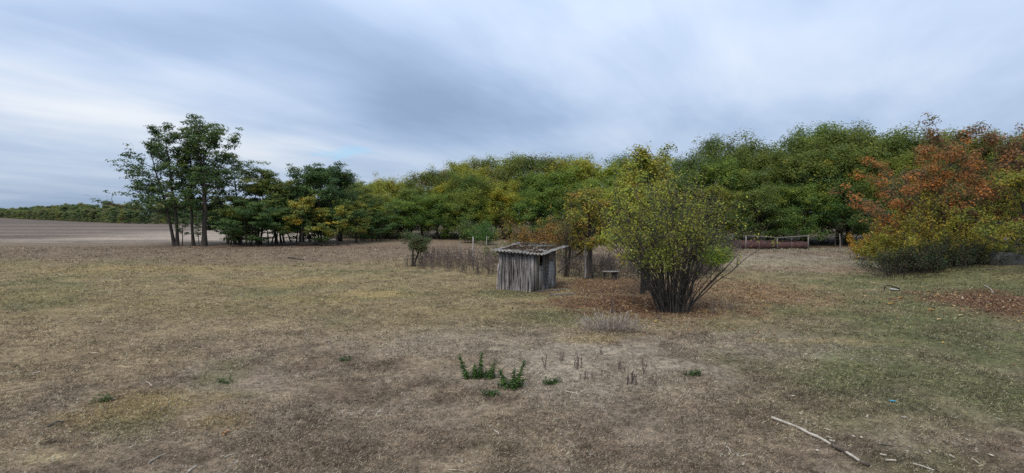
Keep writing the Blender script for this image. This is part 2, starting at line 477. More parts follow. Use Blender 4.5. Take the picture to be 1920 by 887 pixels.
def grow_tree(seed, H, width, base=.25, shape='round', nprim=16, nsec=4, r0=.18, lean=(0, 0), el=(10, 65), stems=1, spread=.0,
              clus=.55, flat=.45, n_leaf=9000, leaf=.2, aspect=.5, pal=None, low=0, wob=.06, fill=.4, sparse=0., twig=True, topbias=.3, sides=5,
              mid=2, upb=.35, asym=(0, 0), extra=()):
    """returns (trunk mesh, crown mesh); pal: list of (colour, weight)"""
    rng = np.random.default_rng(seed)
    T = Tubes(sides); cl = []
    for k in range(stems):
        a = rng.uniform(0, 6.28) if stems > 1 else 0
        b0 = np.array([math.cos(a), math.sin(a), 0]) * spread * (k > 0)
        hk = H * (.86 if k == 0 else rng.uniform(.66, .84))
        ln = np.array([lean[0], lean[1], 0]) + (np.array([math.cos(a), math.sin(a), 0]) * rng.uniform(.1, .3) if stems > 1 else 0)
        n = 9
        zs = np.linspace(0, 1, n)
        tr = b0 + np.outer(zs ** 1.25, ln) * hk + np.outer(zs, [0, 0, hk]) + np.cumsum(rng.normal(0, wob, (n, 3)) * np.array([1, 1, .1]), 0) * (zs > 0)[:, None] * hk / 12
        tr[0, 2] -= .25
        rr = r0 / math.sqrt(stems) * (1 - zs) ** .75 + .018
        rr[0] *= 1.35
        T.add(tr, rr, False)
        m = max(4, int(nprim / stems)); ex = list(extra) if k == 0 else []
        for i in range(m + len(ex)):
            s = (i + rng.uniform(.1, .9)) / m if i < m else .3
            t = base + (.99 - base) * s if i < m else ex[i - m][0]
            p, _ = along(tr, t)
            if shape == 'round': w = math.sin(math.pi * (.16 + .72 * s)) ** .6
            elif shape == 'dome': w = math.sqrt(max(0.06, 1 - (s * .97) ** 3.2))
            elif shape == 'cone': w = 1.02 - .8 * s
            elif shape == 'vase': w = .35 + .65 * math.sin(math.pi * (.1 + .75 * s))
            else: w = .8
            Lb = width * w * rng.uniform(.7, 1.15)
            az = i * 2.4 + rng.uniform(-.5, .5) + k * 1.3
            Lb *= 1 + asym[1] * math.cos(az - asym[0])
            e = R(el[0] + (el[1] - el[0]) * s + rng.uniform(-10, 10))
            if i >= m: az, Lb, e = ex[i - m][1:]
            d = (math.cos(az) * math.cos(e), math.sin(az) * math.cos(e), math.sin(e))
            br = path(rng, p, d, Lb, 6, upb, .11)
            rb = max(.012, np.interp(t, zs, rr) * .5)
            T.add(br, np.linspace(rb, .009, 7), False)
            cl.append((br[-1], clus * rng.uniform(.8, 1.2)))
            for _ in range(mid):
                q, _d = along(br, rng.uniform(.35, .9)); cl.append((q + rng.normal(0, .2, 3) * clus, clus * rng.uniform(.6, 1)))
            for j in range(nsec):
                u = rng.uniform(.3, .97); q, dq = along(br, u)
                az2 = math.atan2(dq[1], dq[0]) + (1 if j % 2 else -1) * rng.uniform(.5, 1.2)
                e2 = math.asin(np.clip(dq[2], -1, 1)) * .6 + rng.uniform(-.2, .4)
                L2 = Lb * rng.uniform(.25, .48)
                b2 = path(rng, q, (math.cos(az2) * math.cos(e2), math.sin(az2) * math.cos(e2), math.sin(e2)), L2, 4, .25, .16)
                T.add(b2, np.linspace(rb * .42 + .003, .005, 5), False)
                cl.append((b2[-1], clus * rng.uniform(.7, 1.25)))
                if rng.random() < fill: cl.append((b2[2] + rng.normal(0, .15, 3), clus * rng.uniform(.6, 1)))
                if twig:
                    for _ in range(2):
                        q3, d3 = along(b2, rng.uniform(.3, .95))
                        b3 = path(rng, q3, d3 + rng.normal(0, .5, 3), L2 * .5, 3, .2, .2)
                        T.add(b3, np.linspace(.007, .003, 4), False)
                        if rng.random() < .5: cl.append((b3[-1], clus * rng.uniform(.5, .8)))
    for _ in range(low):          # skirts of foliage near the ground
        a = rng.uniform(0, 6.28); rr_ = width * rng.uniform(.35, .95)
        cl.append((np.array([math.cos(a) * rr_, math.sin(a) * rr_, H * rng.uniform(.05, base + .1)]), clus * rng.uniform(.8, 1.4)))
    C = np.array([c for c, _ in cl]); rad = np.array([r for _, r in cl])
    if sparse: keep = rng.random(len(C)) > sparse; C = C[keep]; rad = rad[keep]
    pw = rad ** 2; pw /= pw.sum()
    idx = rng.choice(len(C), n_leaf, p=pw)
    off = rng.normal(0, 1, (n_leaf, 3)); off /= np.linalg.norm(off, axis=1)[:, None]
    off *= (rng.random(n_leaf) ** .45)[:, None]
    pos = C[idx] + off * rad[idx][:, None] * np.array([1, 1, flat])
    pos[:, 2] = np.maximum(pos[:, 2], .05)
    pc = np.array([p[0] for p in pal]); wts = np.array([p[1] for p in pal], float); wts /= wts.sum()
    ci = rng.choice(len(pc), len(C), p=wts)               # each spray leans to one autumn stage
    li = rng.choice(len(pc), n_leaf, p=wts)
    w = rng.beta(1.2, 2.4, n_leaf)[:, None]
    col = pc[ci][idx] * (1 - w) + pc[li] * w
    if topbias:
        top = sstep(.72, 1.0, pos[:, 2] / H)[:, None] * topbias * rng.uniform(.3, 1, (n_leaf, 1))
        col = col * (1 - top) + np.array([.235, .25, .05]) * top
    col *= rng.uniform(.72, 1.3, (n_leaf, 1))
    face = off / (np.linalg.norm(off, axis=1)[:, None] + 1e-9)
    cen = np.array([0, 0, H * .45]); rd = (pos - cen) * np.array([1, 1, .8]); rd /= np.linalg.norm(rd, axis=1)[:, None] + 1e-9
    face = face * .75 + rd * .45
    k = H / np.percentile(pos[:, 2], 99.6)                 # make the tree exactly as tall as asked
    pos[:, 2] *= k
    T.V = [v * np.array([1, 1, k]) for v in T.V]
    return T.mesh('trunk', M_BARK), leaves_mesh('crown', pos, leaf, aspect, col, rng, M_LEAF, face=face)


def plant_tree(meshes, label, cat, x, y, rz, sc, tint=(1, 1, 1), name='locust_tree', group=None, parts=('trunk', 'crown')):
    t = thing(name, label, cat, x, y, 0, rz, group, sc if isinstance(sc, tuple) else (sc, sc, sc))
    for pn, me in zip(parts, meshes):
        o = obj(pn, me, t); o.color = (*tint, 1) if pn in ('crown', 'foliage') else (1, 1, 1, 1)
    return t


# ================================================================== SETTING
def build_ground():
    def axis(lo, hi, fine_lo, fine_hi, fine, grow):
        a = list(np.arange(fine_lo, fine_hi + 1e-6, fine))
        s = fine
        while a[-1] < hi: s *= grow; a.append(a[-1] + s)
        s = fine
        while a[0] > lo: s *= grow; a.insert(0, a[0] - s)
        return np.array(a)
    xs = axis(-2600, 2600, -13, 14, .16, 1.045)
    ys = axis(-60, 3200, 5.5, 24, .16, 1.035)
    X, Y = np.meshgrid(xs, ys)
    x = X.ravel(); y = Y.ravel()
    V = np.stack([x, y, height(x, y)], 1)
    nx, ny = len(xs), len(ys)
    i = np.arange(ny - 1)[:, None] * nx + np.arange(nx - 1)[None, :]
    F = np.stack([i, i + 1, i + nx + 1, i + nx], -1).reshape(-1, 4)
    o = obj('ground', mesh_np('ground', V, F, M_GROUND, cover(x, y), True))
    tag(o, 'dry trampled pasture with patches of green and straw', kind='structure')


def field_edge_x(y):
    """right-hand limit of the tilled land"""
    return np.interp(y, [60, 75, 110, 165, 183, 420, 900], [-16, -24, -40, -84, -126, -390, -900])


def build_field():
    ys = [60.0]
    while ys[-1] < 900: ys.append(ys[-1] + .30 * (ys[-1] / 60) ** 1.5)
    ys = np.array(ys); nu = 70
    u = np.linspace(0, 1, nu) ** 1.6
    xr = field_edge_x(ys)
    X = xr[:, None] - u[None, :] * (430 + ys[:, None] * .4)
    Y = np.repeat(ys[:, None], nu, 1)
    x = X.ravel(); y = Y.ravel()
    yy = y + 2.0 * (fbm(x * .03, y * .03, 3, 3) - .5)
    fur = .5 + .5 * np.sin(yy * 2 * math.pi / 1.35)
    z = .004 + sstep(60, 66, y) * .016 + sstep(60, 64, y) * .085 * fur * (1 - sstep(110, 220, y)) + sstep(60, 63, y) * .05 * fbm(x * .9, y * .9, 8, 3) * (1 - sstep(90, 200, y))
    y = y + (1 - sstep(62, 70, y)) * 2.2 * (fbm(x * .25, x * .11, 14, 4) - .5)     # ragged headland
    V = np.stack([x, y, z], 1)
    i = np.arange(len(ys) - 1)[:, None] * nu + np.arange(nu - 1)[None, :]
    F = np.stack([i, i + nu, i + nu + 1, i + 1], -1).reshape(-1, 4)
    a = np.array((.120, .093, .072)); b = np.array((.170, .134, .104)); p = np.array((.32, .262, .20)); g = np.array((.115, .092, .072))
    band = fbm(x * .012, yy * .22, 21, 4)
    c = _mix(np.repeat(a[None], len(x), 0), b, sstep(.40, .66, band))
    c = _mix(c, p, .9 * sstep(-75, -45, x + (fbm(x * .1, y * .1, 4, 3) - .5) * 25) * sstep(64, 72, y + (fbm(x * .1, y * .2, 6, 3) - .5) * 12))
    c = _mix(c, g, .8 * sstep(190, 240, y + (fbm(x * .01, y * .02, 6, 2) - .5) * 40))
    c = c * (.62 + .76 * fbm(x * .45, y * .9, 77, 4))[:, None]
    hd = 1 - sstep(60, 67, y + 6 * (fbm(x * .15, y * .3, 19, 3) - .5))
    c = c * (1 - hd[:, None]) + cover(x, y) * hd[:, None]
    o = obj('field', mesh_np('field', V, F, M_FIELD, c, True))
    tag(o, 'bare pinkish tilled field with faint furrows', kind='structure')


def build_grass():
    rng = np.random.default_rng(11)
    n = 700000
    u = rng.random(n)
    a = .55                                        # p(d) ~ d^-(1+a)
    d0, d1 = 6.0, 58.0
    d = (d0 ** -a + u * (d1 ** -a - d0 ** -a)) ** (-1 / a)
    x = rng.uniform(-1.08, 1.08, n) * d
    y = d
    # a part of the blades stands in tufts
    tuft = rng.random(n) < .55
    nt = 60000
    dt = (d0 ** -a + rng.random(nt) * (d1 ** -a - d0 ** -a)) ** (-1 / a); xt = rng.uniform(-1.08, 1.08, nt) * dt
    pick = rng.integers(0, nt, n); sp_ = .012 + .0017 * dt[pick]
    x = np.where(tuft, xt[pick] + rng.normal(0, 1, n) * sp_, x); y = np.where(tuft, dt[pick] + rng.normal(0, 1, n) * sp_, y); d = y
    tb = np.where(tuft, np.exp(rng.normal(-.05, .48, nt))[pick], rng.uniform(.6, 1.2, n))
    dens = .18 + 1.1 * sstep(.30, .58, fbm(x * .9, y * .9, 15, 4))
    keep = (rng.random(n) < dens)
    x, y, d, tuft, tb = x[keep], y[keep], d[keep], tuft[keep], tb[keep]; n = len(x)
    z = height(x, y)
    c = cover(x, y)
    lush = np.clip((c[:, 1] / c[:, 0] - .86) * 3, 0, 1)
    ln = (.020 + .0019 * d) * rng.uniform(.6, 1.7, n)
    wd = (.0022 + .00046 * d) * rng.uniform(.6, 1.3, n)
    az = rng.uniform(0, 2 * math.pi, n)
    el = np.abs(rng.normal(.30, .38, n)) + .25 * lush + .22 * tuft
    ln = ln * np.where(tuft, 1.2, 1.0)
    dirv = np.stack([np.cos(az) * np.cos(el), np.sin(az) * np.cos(el), np.sin(el)], 1)
    sd = np.stack([-np.sin(az), np.cos(az), rng.normal(0, .3, n)], 1)
    p = np.stack([x, y, z + .004], 1)
    tip = p + dirv * ln[:, None]; midp = p + dirv * (ln * .5)[:, None] + np.array([0, 0, 1]) * (ln * .10)[:, None]
    V = np.stack([p - sd * wd[:, None] / 2, p + sd * wd[:, None] / 2, midp + sd * wd[:, None] * .4, tip], 1).reshape(-1, 3)
    F = np.arange(4 * n).reshape(-1, 4)
    br = np.where(rng.random(n) < .26, rng.uniform(1.35, 2.3, n), rng.uniform(.55, 1.15, n))
    c = c * (br * tb)[:, None]
    pale = (rng.random(n) < .15) & (lush < .6)
    c[pale] = np.array((.44, .37, .275)) * rng.uniform(.6, 1.1, (pale.sum(), 1))
    o = obj('grass', mesh_np('grass', V, F, M_STRAW, np.repeat(np.clip(c, .015, .6), 4, 0)))
    tag(o, 'short dead grass and straw covering the pasture', 'grass', kind='stuff')


def build_fallen_leaves():
    rng = np.random.default_rng(23)
    X = []; Y = []; S = []
    for px, py, rx, ry, n in ((1215, 572, 3.2, 2.4, 2600), (1150, 535, 3.6, 3.0, 1000), (1405, 545, 3.2, 4.5, 1700), (1880, 575, 2.8, 3.6, 2300),
                              (1650, 560, 7.0, 7.0, 420), (1500, 500, 7, 6, 260), (1800, 640, 5, 3.5, 110), (1300, 610, 6, 3, 260)):
        cx, cy = G(px, py)
        X.append(cx + rng.normal(0, .5, n) * rx); Y.append(cy + rng.normal(0, .5, n) * ry); S.append(rng.uniform(.05, .10, n))
    x = np.concatenate(X); y = np.concatenate(Y); s = np.concatenate(S); n = len(x)
    az = rng.uniform(0, 6.28, n); tl = rng.normal(0, .35, n)
    d = np.stack([np.cos(az), np.sin(az), tl], 1); sd = np.stack([-np.sin(az), np.cos(az), rng.normal(0, .35, n)], 1)
    p = np.stack([x, y, height(x, y) + .02 + .02 * rng.random(n)], 1)
    s = s[:, None]
    V = np.stack([p - d * s * .6, p + sd * s * .35, p + d * s * .6, p - sd * s * .35], 1).reshape(-1, 3)
    pal = np.array([(.20, .095, .05), (.28, .15, .07), (.34, .22, .10), (.13, .07, .045), (.46, .36, .22), (.40, .24, .05)])
    c = pal[rng.choice(6, n, p=[.3, .22, .16, .2, .08, .04])] * rng.uniform(.55, 1.1, (n, 1))
    o = obj('fallen_leaves', mesh_np('fallen_leaves', V, np.arange(4 * n).reshape(-1, 4), M_STRAW, np.repeat(c, 4, 0)))
    tag(o, 'brown and tan fallen leaves lying under the shrubs', 'fallen leaves', kind='stuff')


build_ground()
build_field()
build_grass()
build_fallen_leaves()

# ------------------------------------------------------------------ palettes (linear leaf colours)
DG = (.040, .086, .030); MG = (.072, .122, .036); OG = (.108, .146, .036); YG = (.215, .235, .042)
YL = (.42, .30, .04); OR = (.47, .180, .042); BR = (.150, .085, .045); RB = (.225, .100, .048); LG = (.25, .29, .05); GY = (.10, .10, .06)
YB = (.36, .34, .045); LB = (.33, .38, .055)
P_LOC = [(DG, 4), (MG, 4), (OG, 2.2), (YG, .7)]
P_FOR = [(DG, 3), (MG, 4.5), (OG, 3), (YG, 1.2), (YL, .12)]
P_YFOR = [(MG, 2.2), (OG, 4), (YG, 4), (YL, .5)]
ORD = ['first', 'second', 'third', 'fourth', 'fifth', 'sixth', 'seventh', 'eighth', 'ninth', 'tenth', 'eleventh', 'twelfth', 'thirteenth',
       'fourteenth', 'fifteenth', 'sixteenth', 'seventeenth', 'eighteenth', 'nineteenth', 'twentieth', 'twenty-first', 'twenty-second', 'twenty-third']

# ================================================================== LEFT GROUP OF TALL TREES
def left_trees():
    Y = 59.5
    # the leaning two-stemmed tree
    m = grow_tree(101, 12.7, 4.7, base=.30, shape='cone', nprim=28, nsec=6, r0=.23, lean=(-.24, 0), el=(-6, 50), clus=.66, flat=.30,
                  n_leaf=13500, leaf=.25, aspect=.42, pal=[(DG, 6), (MG, 3), (OG, 1.2)], topbias=.05, fill=.8, stems=2, spread=.5, upb=.12, asym=(math.pi, .22), low=0, mid=4,
                  extra=[(.34, 3.0, 4.6, .02), (.38, 3.5, 4.0, -.05), (.42, 2.7, 4.6, .05), (.46, 3.2, 5.2, .05), (.40, 3.9, 3.2, -.1), (.36, 2.4, 3.2, -.1), (.52, 3.1, 4.6, .1), (.33, 4.6, 2.6, -.1), (.33, .4, 2.2, 0)])
    plant_tree(m, 'tall dark tree with two close trunks leaning over the tilled field', 'tree', at(331, Y), Y, 0, 1.0, (1.3, 1.2, 1.1))
    m = grow_tree(102, 12.2, 2.5, base=.45, shape='round', nprim=16, nsec=4, r0=.15, lean=(-.02, 0), el=(20, 65), clus=.65, flat=.35,
                  n_leaf=7000, leaf=.24, aspect=.42, pal=P_LOC, topbias=.08, wob=.05)
    plant_tree(m, 'slender straight tree between the leaning tree and the stout tree', 'tree', at(362, Y + .4), Y + .4, 1.2, 1.0, (1.3, 1.2, 1.1))
    m = grow_tree(103, 13.6, 4.5, base=.32, shape='round', nprim=26, nsec=6, r0=.27, lean=(.01, 0), el=(8, 62), clus=.74, flat=.36,
                  n_leaf=13500, leaf=.26, aspect=.42, pal=[(DG, 4), (MG, 4), (OG, 1.6)], topbias=.1, fill=.5)
    plant_tree(m, 'tallest stout-trunked tree with airy round crown at the field edge', 'tree', at(383, Y), Y, 2.0, 1.0, (1.3, 1.2, 1.1))
    sap = grow_tree(104, 2.6, .9, base=.45, nprim=7, nsec=2, r0=.04, clus=.28, n_leaf=420, leaf=.16, pal=P_LOC, topbias=0)
    plant_tree(sap, 'small sapling just beside the two close leaning trunks', 'sapling', at(341, Y), Y, 0, 1.05, name='sapling')
    plant_tree(sap, 'small sapling between the slender trunk and the stout trunk', 'sapling', at(372, Y), Y, 2, .95, name='sapling')


def mid_left_trees():
    # row of low-crowned trees right of the tall group
    A = grow_tree(111, 9.3, 4.5, base=.22, shape='dome', nprim=20, nsec=5, r0=.20, el=(0, 70), clus=.80, flat=.42, n_leaf=13500, leaf=.24, aspect=.45,
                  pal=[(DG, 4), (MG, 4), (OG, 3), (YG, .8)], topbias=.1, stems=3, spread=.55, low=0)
    B = grow_tree(112, 9.6, 4.7, base=.20, shape='dome', nprim=20, nsec=5, r0=.22, el=(5, 70), clus=.85, flat=.5, n_leaf=17000, leaf=.24, aspect=.45,
                  pal=[(DG, 6), (MG, 4), (OG, 1)], topbias=.0, stems=3, spread=.5)
    Cc = grow_tree(113, 9.5, 3.8, base=.30, shape='round', nprim=18, nsec=5, r0=.20, lean=(-.18, 0), el=(5, 60), clus=.72, flat=.36, n_leaf=6800, leaf=.23,
                   aspect=.42, pal=[(MG, 4), (OG, 4), (DG, 2), (YG, .5)], topbias=.1, stems=2, spread=.5)
    Yl = grow_tree(114, 5.4, 3.0, base=.20, shape='dome', nprim=14, nsec=4, r0=.12, el=(0, 60), clus=.55, flat=.45, n_leaf=7000, leaf=.2, aspect=.5,
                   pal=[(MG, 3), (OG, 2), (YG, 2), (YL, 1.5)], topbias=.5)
    low = grow_tree(115, 4.8, 3.9, base=.24, shape='dome', nprim=16, nsec=4, r0=.14, el=(-4, 45), clus=.62, flat=.42, n_leaf=10000, leaf=.21, aspect=.45,
                    pal=[(DG, 4), (MG, 5), (OG, 1.5)], topbias=0, stems=4, spread=.7)
    spec = [
        (Cc, 448, 62.0, 1.05, 0.2, 'airy leaning tree next after the stout tall tree', (1, 1, 1)),
        (A, 484, 61.0, .98, 1.5, 'olive-crowned tree on several thin trunks beside the leaning tree', (1.25, 1.1, .9)),
        (A, 528, 64.0, .97, 3.1, 'thin-topped tree rising behind the low dark bushes', (1.15, 1.05, .9)),
        (low, 462, 60.0, 1.0, .6, 'low dark bushy tree at the start of the row of trunks', (.85, .95, .9)),
        (low, 508, 60.5, 1.1, 2.6, 'low dark bushy tree in the middle of the row of trunks', (.8, .9, .85)),
        (Yl, 566, 60.2, 1.0, 1.0, 'low tree with a yellow turning top beside the dark tree', (1.1, 1.05, 1)),
        (B, 606, 63.0, .97, .4, 'dense dark green tree in the middle of the row', (.95, 1, .95)),
        (B, 640, 68.0, .92, 2.4, 'dark tree with greyish top behind the row of trunks', (1.1, 1, 1.05)),
        (Yl, 632, 61.5, .85, 2.2, 'yellow-green low tree at the end of the row', (1.0, 1.05, 1)),
        (A, 562, 67.0, .92, 5.0, 'loose-topped olive tree behind the yellow-topped low tree', (1.2, 1.1, .9)),
        (low, 545, 62.5, 1.05, 5.2, 'low dark bushy tree left of the yellow-topped low tree', (.9, .95, .85)),
        (low, 432, 63.0, .9, 3.7, 'low bushy tree behind the foot of the airy leaning tree', (1.0, 1.05, .9)),
        (A, 676, 72.0, .80, .9, 'loose olive tree where the low row runs into the wood', (1.3, 1.15, .95)),
        (Yl, 668, 66.0, .95, 3.0, 'yellow-flecked small tree bridging the low row and the wood', (1.0, 1.05, 1)),
        (low, 705, 70.0, .8, 1.9, 'low dark tree at the corner where the wood begins', (.9, 1, .9)),
        (low, 590, 62.0, .9, 4.0, 'low dark tree wedged under the dense dark tree', (.8, .9, .85)),
    ]
    for me, px, Y, s, rz, lab, tint in spec:
        plant_tree(me, lab, 'tree', at(px, Y), Y, rz, s, (tint[0] * 1.35, tint[1] * 1.22, tint[2] * 1.1))
    # bare suckers at the row's foot
    rng = np.random.default_rng(7)
    T = Tubes(4)
    for k in range(7):
        p = path(rng, (0, 0, 0), (rng.normal(0, .25), rng.normal(0, .2), 1), rng.uniform(.7, 1.6), 4, .1, .15)
        T.add(p, np.linspace(.025, .008, 5), False)
        q, d = along(p, .6); T.add(path(rng, q, d + rng.normal(0, .6, 3), .5, 3), np.linspace(.012, .005, 4), False)
    me = T.mesh('stems', M_BARK)
    for px, lab in ((432, 'bare suckers at the open end of the tree row'), (545, 'bare suckers below the yellow-topped tree'), (652, 'bare suckers past the far end of the tree row')):
        tag(obj('bare_sapling', me, None, (at(px, 60), 60, 0), px), lab, 'saplings', 'bare suckers along the tree row')
    # brush heap
    T = Tubes(4)
    for k in range(60):
        p = path(rng, (rng.normal(0, 1.3), rng.normal(0, .4), rng.uniform(0, .35)), (rng.choice([-1, 1]), rng.normal(0, .4), rng.normal(0, .15)), rng.uniform(.8, 1.8), 3, -.05, .1)
        p[:, 2] = np.maximum(p[:, 2], .03)
        T.add(p, np.linspace(.03, .01, 4), False)
    tag(obj('brush_heap', T.mesh('branches', M_BARK), None, (at(578, 60), 60, 0)), 'low heap of dark cut brush under the row of trees', 'brush heap')


def far_wood():
    me = [grow_tree(120 + k, 9, 4.2, base=.10, shape='dome', nprim=18, nsec=4, r0=.2, el=(0, 70), clus=1.0, flat=.6, n_leaf=5200, leaf=.42, aspect=.6,
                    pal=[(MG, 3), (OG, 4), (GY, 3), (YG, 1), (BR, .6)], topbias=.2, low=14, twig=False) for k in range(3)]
    rng = random.Random(5)
    line = [(-620, 640), (-373, 415), (-200, 252), (-124, 187), (-82, 168), (-58, 140), (-38, 112)]
    pts = []
    for (x0, y0), (x1, y1) in zip(line, line[1:]):
        L = math.hypot(x1 - x0, y1 - y0); n = max(1, int(L / 6.5))
        for k in range(n):
            t = (k + rng.random() * .6) / n
            pts.append((x0 + (x1 - x0) * t + rng.uniform(-2, 2), y0 + (y1 - y0) * t + rng.uniform(-2, 2)))
    tints = [(1.4, 1.4, 1.4), (1.75, 1.55, 1.3), (1.15, 1.3, 1.35), (1.5, 1.4, 1.6), (.7, .9, 1.0)]
    for row, (off, hs) in enumerate(((0, .62), (7, .85), (15, 1.0))):
        for i, (x, y) in enumerate(pts):
            if (row and i % 2) or 960 + x / y * FPX < -60: continue
            yy = y + off + rng.uniform(-1, 1)
            px = 960 + x / y * FPX
            where = 'at the far corner of the tilled field' if px < 130 else 'left of the leaning tree' if px < 270 else 'seen past the tall trunks' if px < 430 else 'behind the low tree row'
            lab = ('small rounded tree of the distant wood edge, ' if row == 0 else 'tree top behind the distant wood edge, ') + where
            plant_tree(me[rng.randrange(3)], lab, 'tree', x + off * .4, yy, rng.uniform(0, 6.28),
                       hs * rng.uniform(.8, 1.15) * (1.0 if x > -100 else .92), tints[min(4, int(rng.random() * 4.6))], 'distant_tree',
                       ('distant wood edge, ' if row == 0 else 'trees behind the distant wood edge, ') + where)


def forest():
    kw = dict(shape='dome', nsec=6, r0=.2, clus=1.0, flat=.78, leaf=.24, aspect=.45, twig=False, wob=.03)
    V = []
    for k in range(4):
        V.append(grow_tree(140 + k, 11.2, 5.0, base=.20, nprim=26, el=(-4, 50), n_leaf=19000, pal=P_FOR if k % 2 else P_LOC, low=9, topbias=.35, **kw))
    for k in range(2):
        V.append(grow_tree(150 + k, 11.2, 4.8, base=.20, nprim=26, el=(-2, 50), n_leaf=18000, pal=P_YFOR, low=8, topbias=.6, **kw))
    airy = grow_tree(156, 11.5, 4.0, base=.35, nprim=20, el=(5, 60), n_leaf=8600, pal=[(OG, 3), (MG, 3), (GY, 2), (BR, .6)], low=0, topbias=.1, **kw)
    sx = [600, 660, 700, 760, 850, 920, 980, 1040, 1100, 1180, 1240, 1300, 1400, 1470, 1520, 1600, 1680, 1760, 1850, 1960, 2100]
    sy = [352, 350, 344, 326, 306, 306, 292, 291, 297, 302, 288, 284, 272, 268, 258, 245, 252, 268, 262, 260, 260]
    rng = random.Random(9)
    rows = [(0, .60), (4.0, .80), (9, .97), (15, 1.0)]
    n_front = 0
    for row, (off, hf) in enumerate(rows):
        x = -31 if row else -23
        while x < 62:
            y = float(wood_edge(np.array([x]))[0]) + off + rng.uniform(-1.0, 1.0) + 2.0
            xx = x + rng.uniform(-.6, .6)
            px = 960 + xx / y * FPX
            top = float(np.interp(px, sx, sy))
            H = (CAM_H + (400 - top) * y / FPX) * hf * rng.uniform(.92, 1.12)
            yellow = rng.random() < (.55 if px < 1180 else .20)
            tint = rng.choice([(1.2, 1.2, 1), (1.5, 1.38, .95), (.92, 1.05, .95), (1.25, 1.4, 1), (1.1, 1.12, .9)])
            tint = (tint[0] * 1.12, tint[1] * 1.02, tint[2] * .88) if px > 1200 else (tint[0] * 1.22, tint[1] * 1.12, tint[2] * .9)
            kind = airy if (row >= 2 and rng.random() < .16) else V[4 + rng.randrange(2)] if yellow else V[rng.randrange(4)]
            s = H / 11.2
            wxy = max(s, .82) * rng.uniform(.92, 1.1)
            if row == 0:
                lab = f'{ORD[n_front]} tree from the left along the front edge of the wood'; grp = 'front edge of the wood'; n_front += 1
            else:
                place = next(w for lim, w in ((760, 'behind the end of the low tree row'), (860, 'above the mop-headed tree'), (950, 'above the fresh green bushes'),
                                              (1060, 'above the shed'), (1180, 'above the yellowing fruit tree'), (1300, 'behind the pear-like tree'), (1400, 'beyond the many-stemmed shrub'),
                                              (1520, 'above the red pen'), (1620, 'right of the red pen'), (1760, 'behind the orange tree'), (9999, 'behind the red-brown trees')) if px < lim)
                look = 'thin airy' if kind is airy else 'yellow-green' if yellow else 'dark green' if tint[0] < 1.15 else 'mid green'
                where = ('second row', 'third row', 'back row')[row - 1]
                lab = f'{look} tree, {where} of the wood, {place}'
                grp = f'{look} trees of the wood, {where}, {place}'
            plant_tree(kind, lab, 'tree', xx, y, rng.uniform(0, 6.28), (wxy, wxy, s), tint, 'woodland_tree', grp)
            x += (4.6 if row < 1 else 4.3) * rng.uniform(.85, 1.15)


left_trees()
mid_left_trees()
far_wood()
forest()


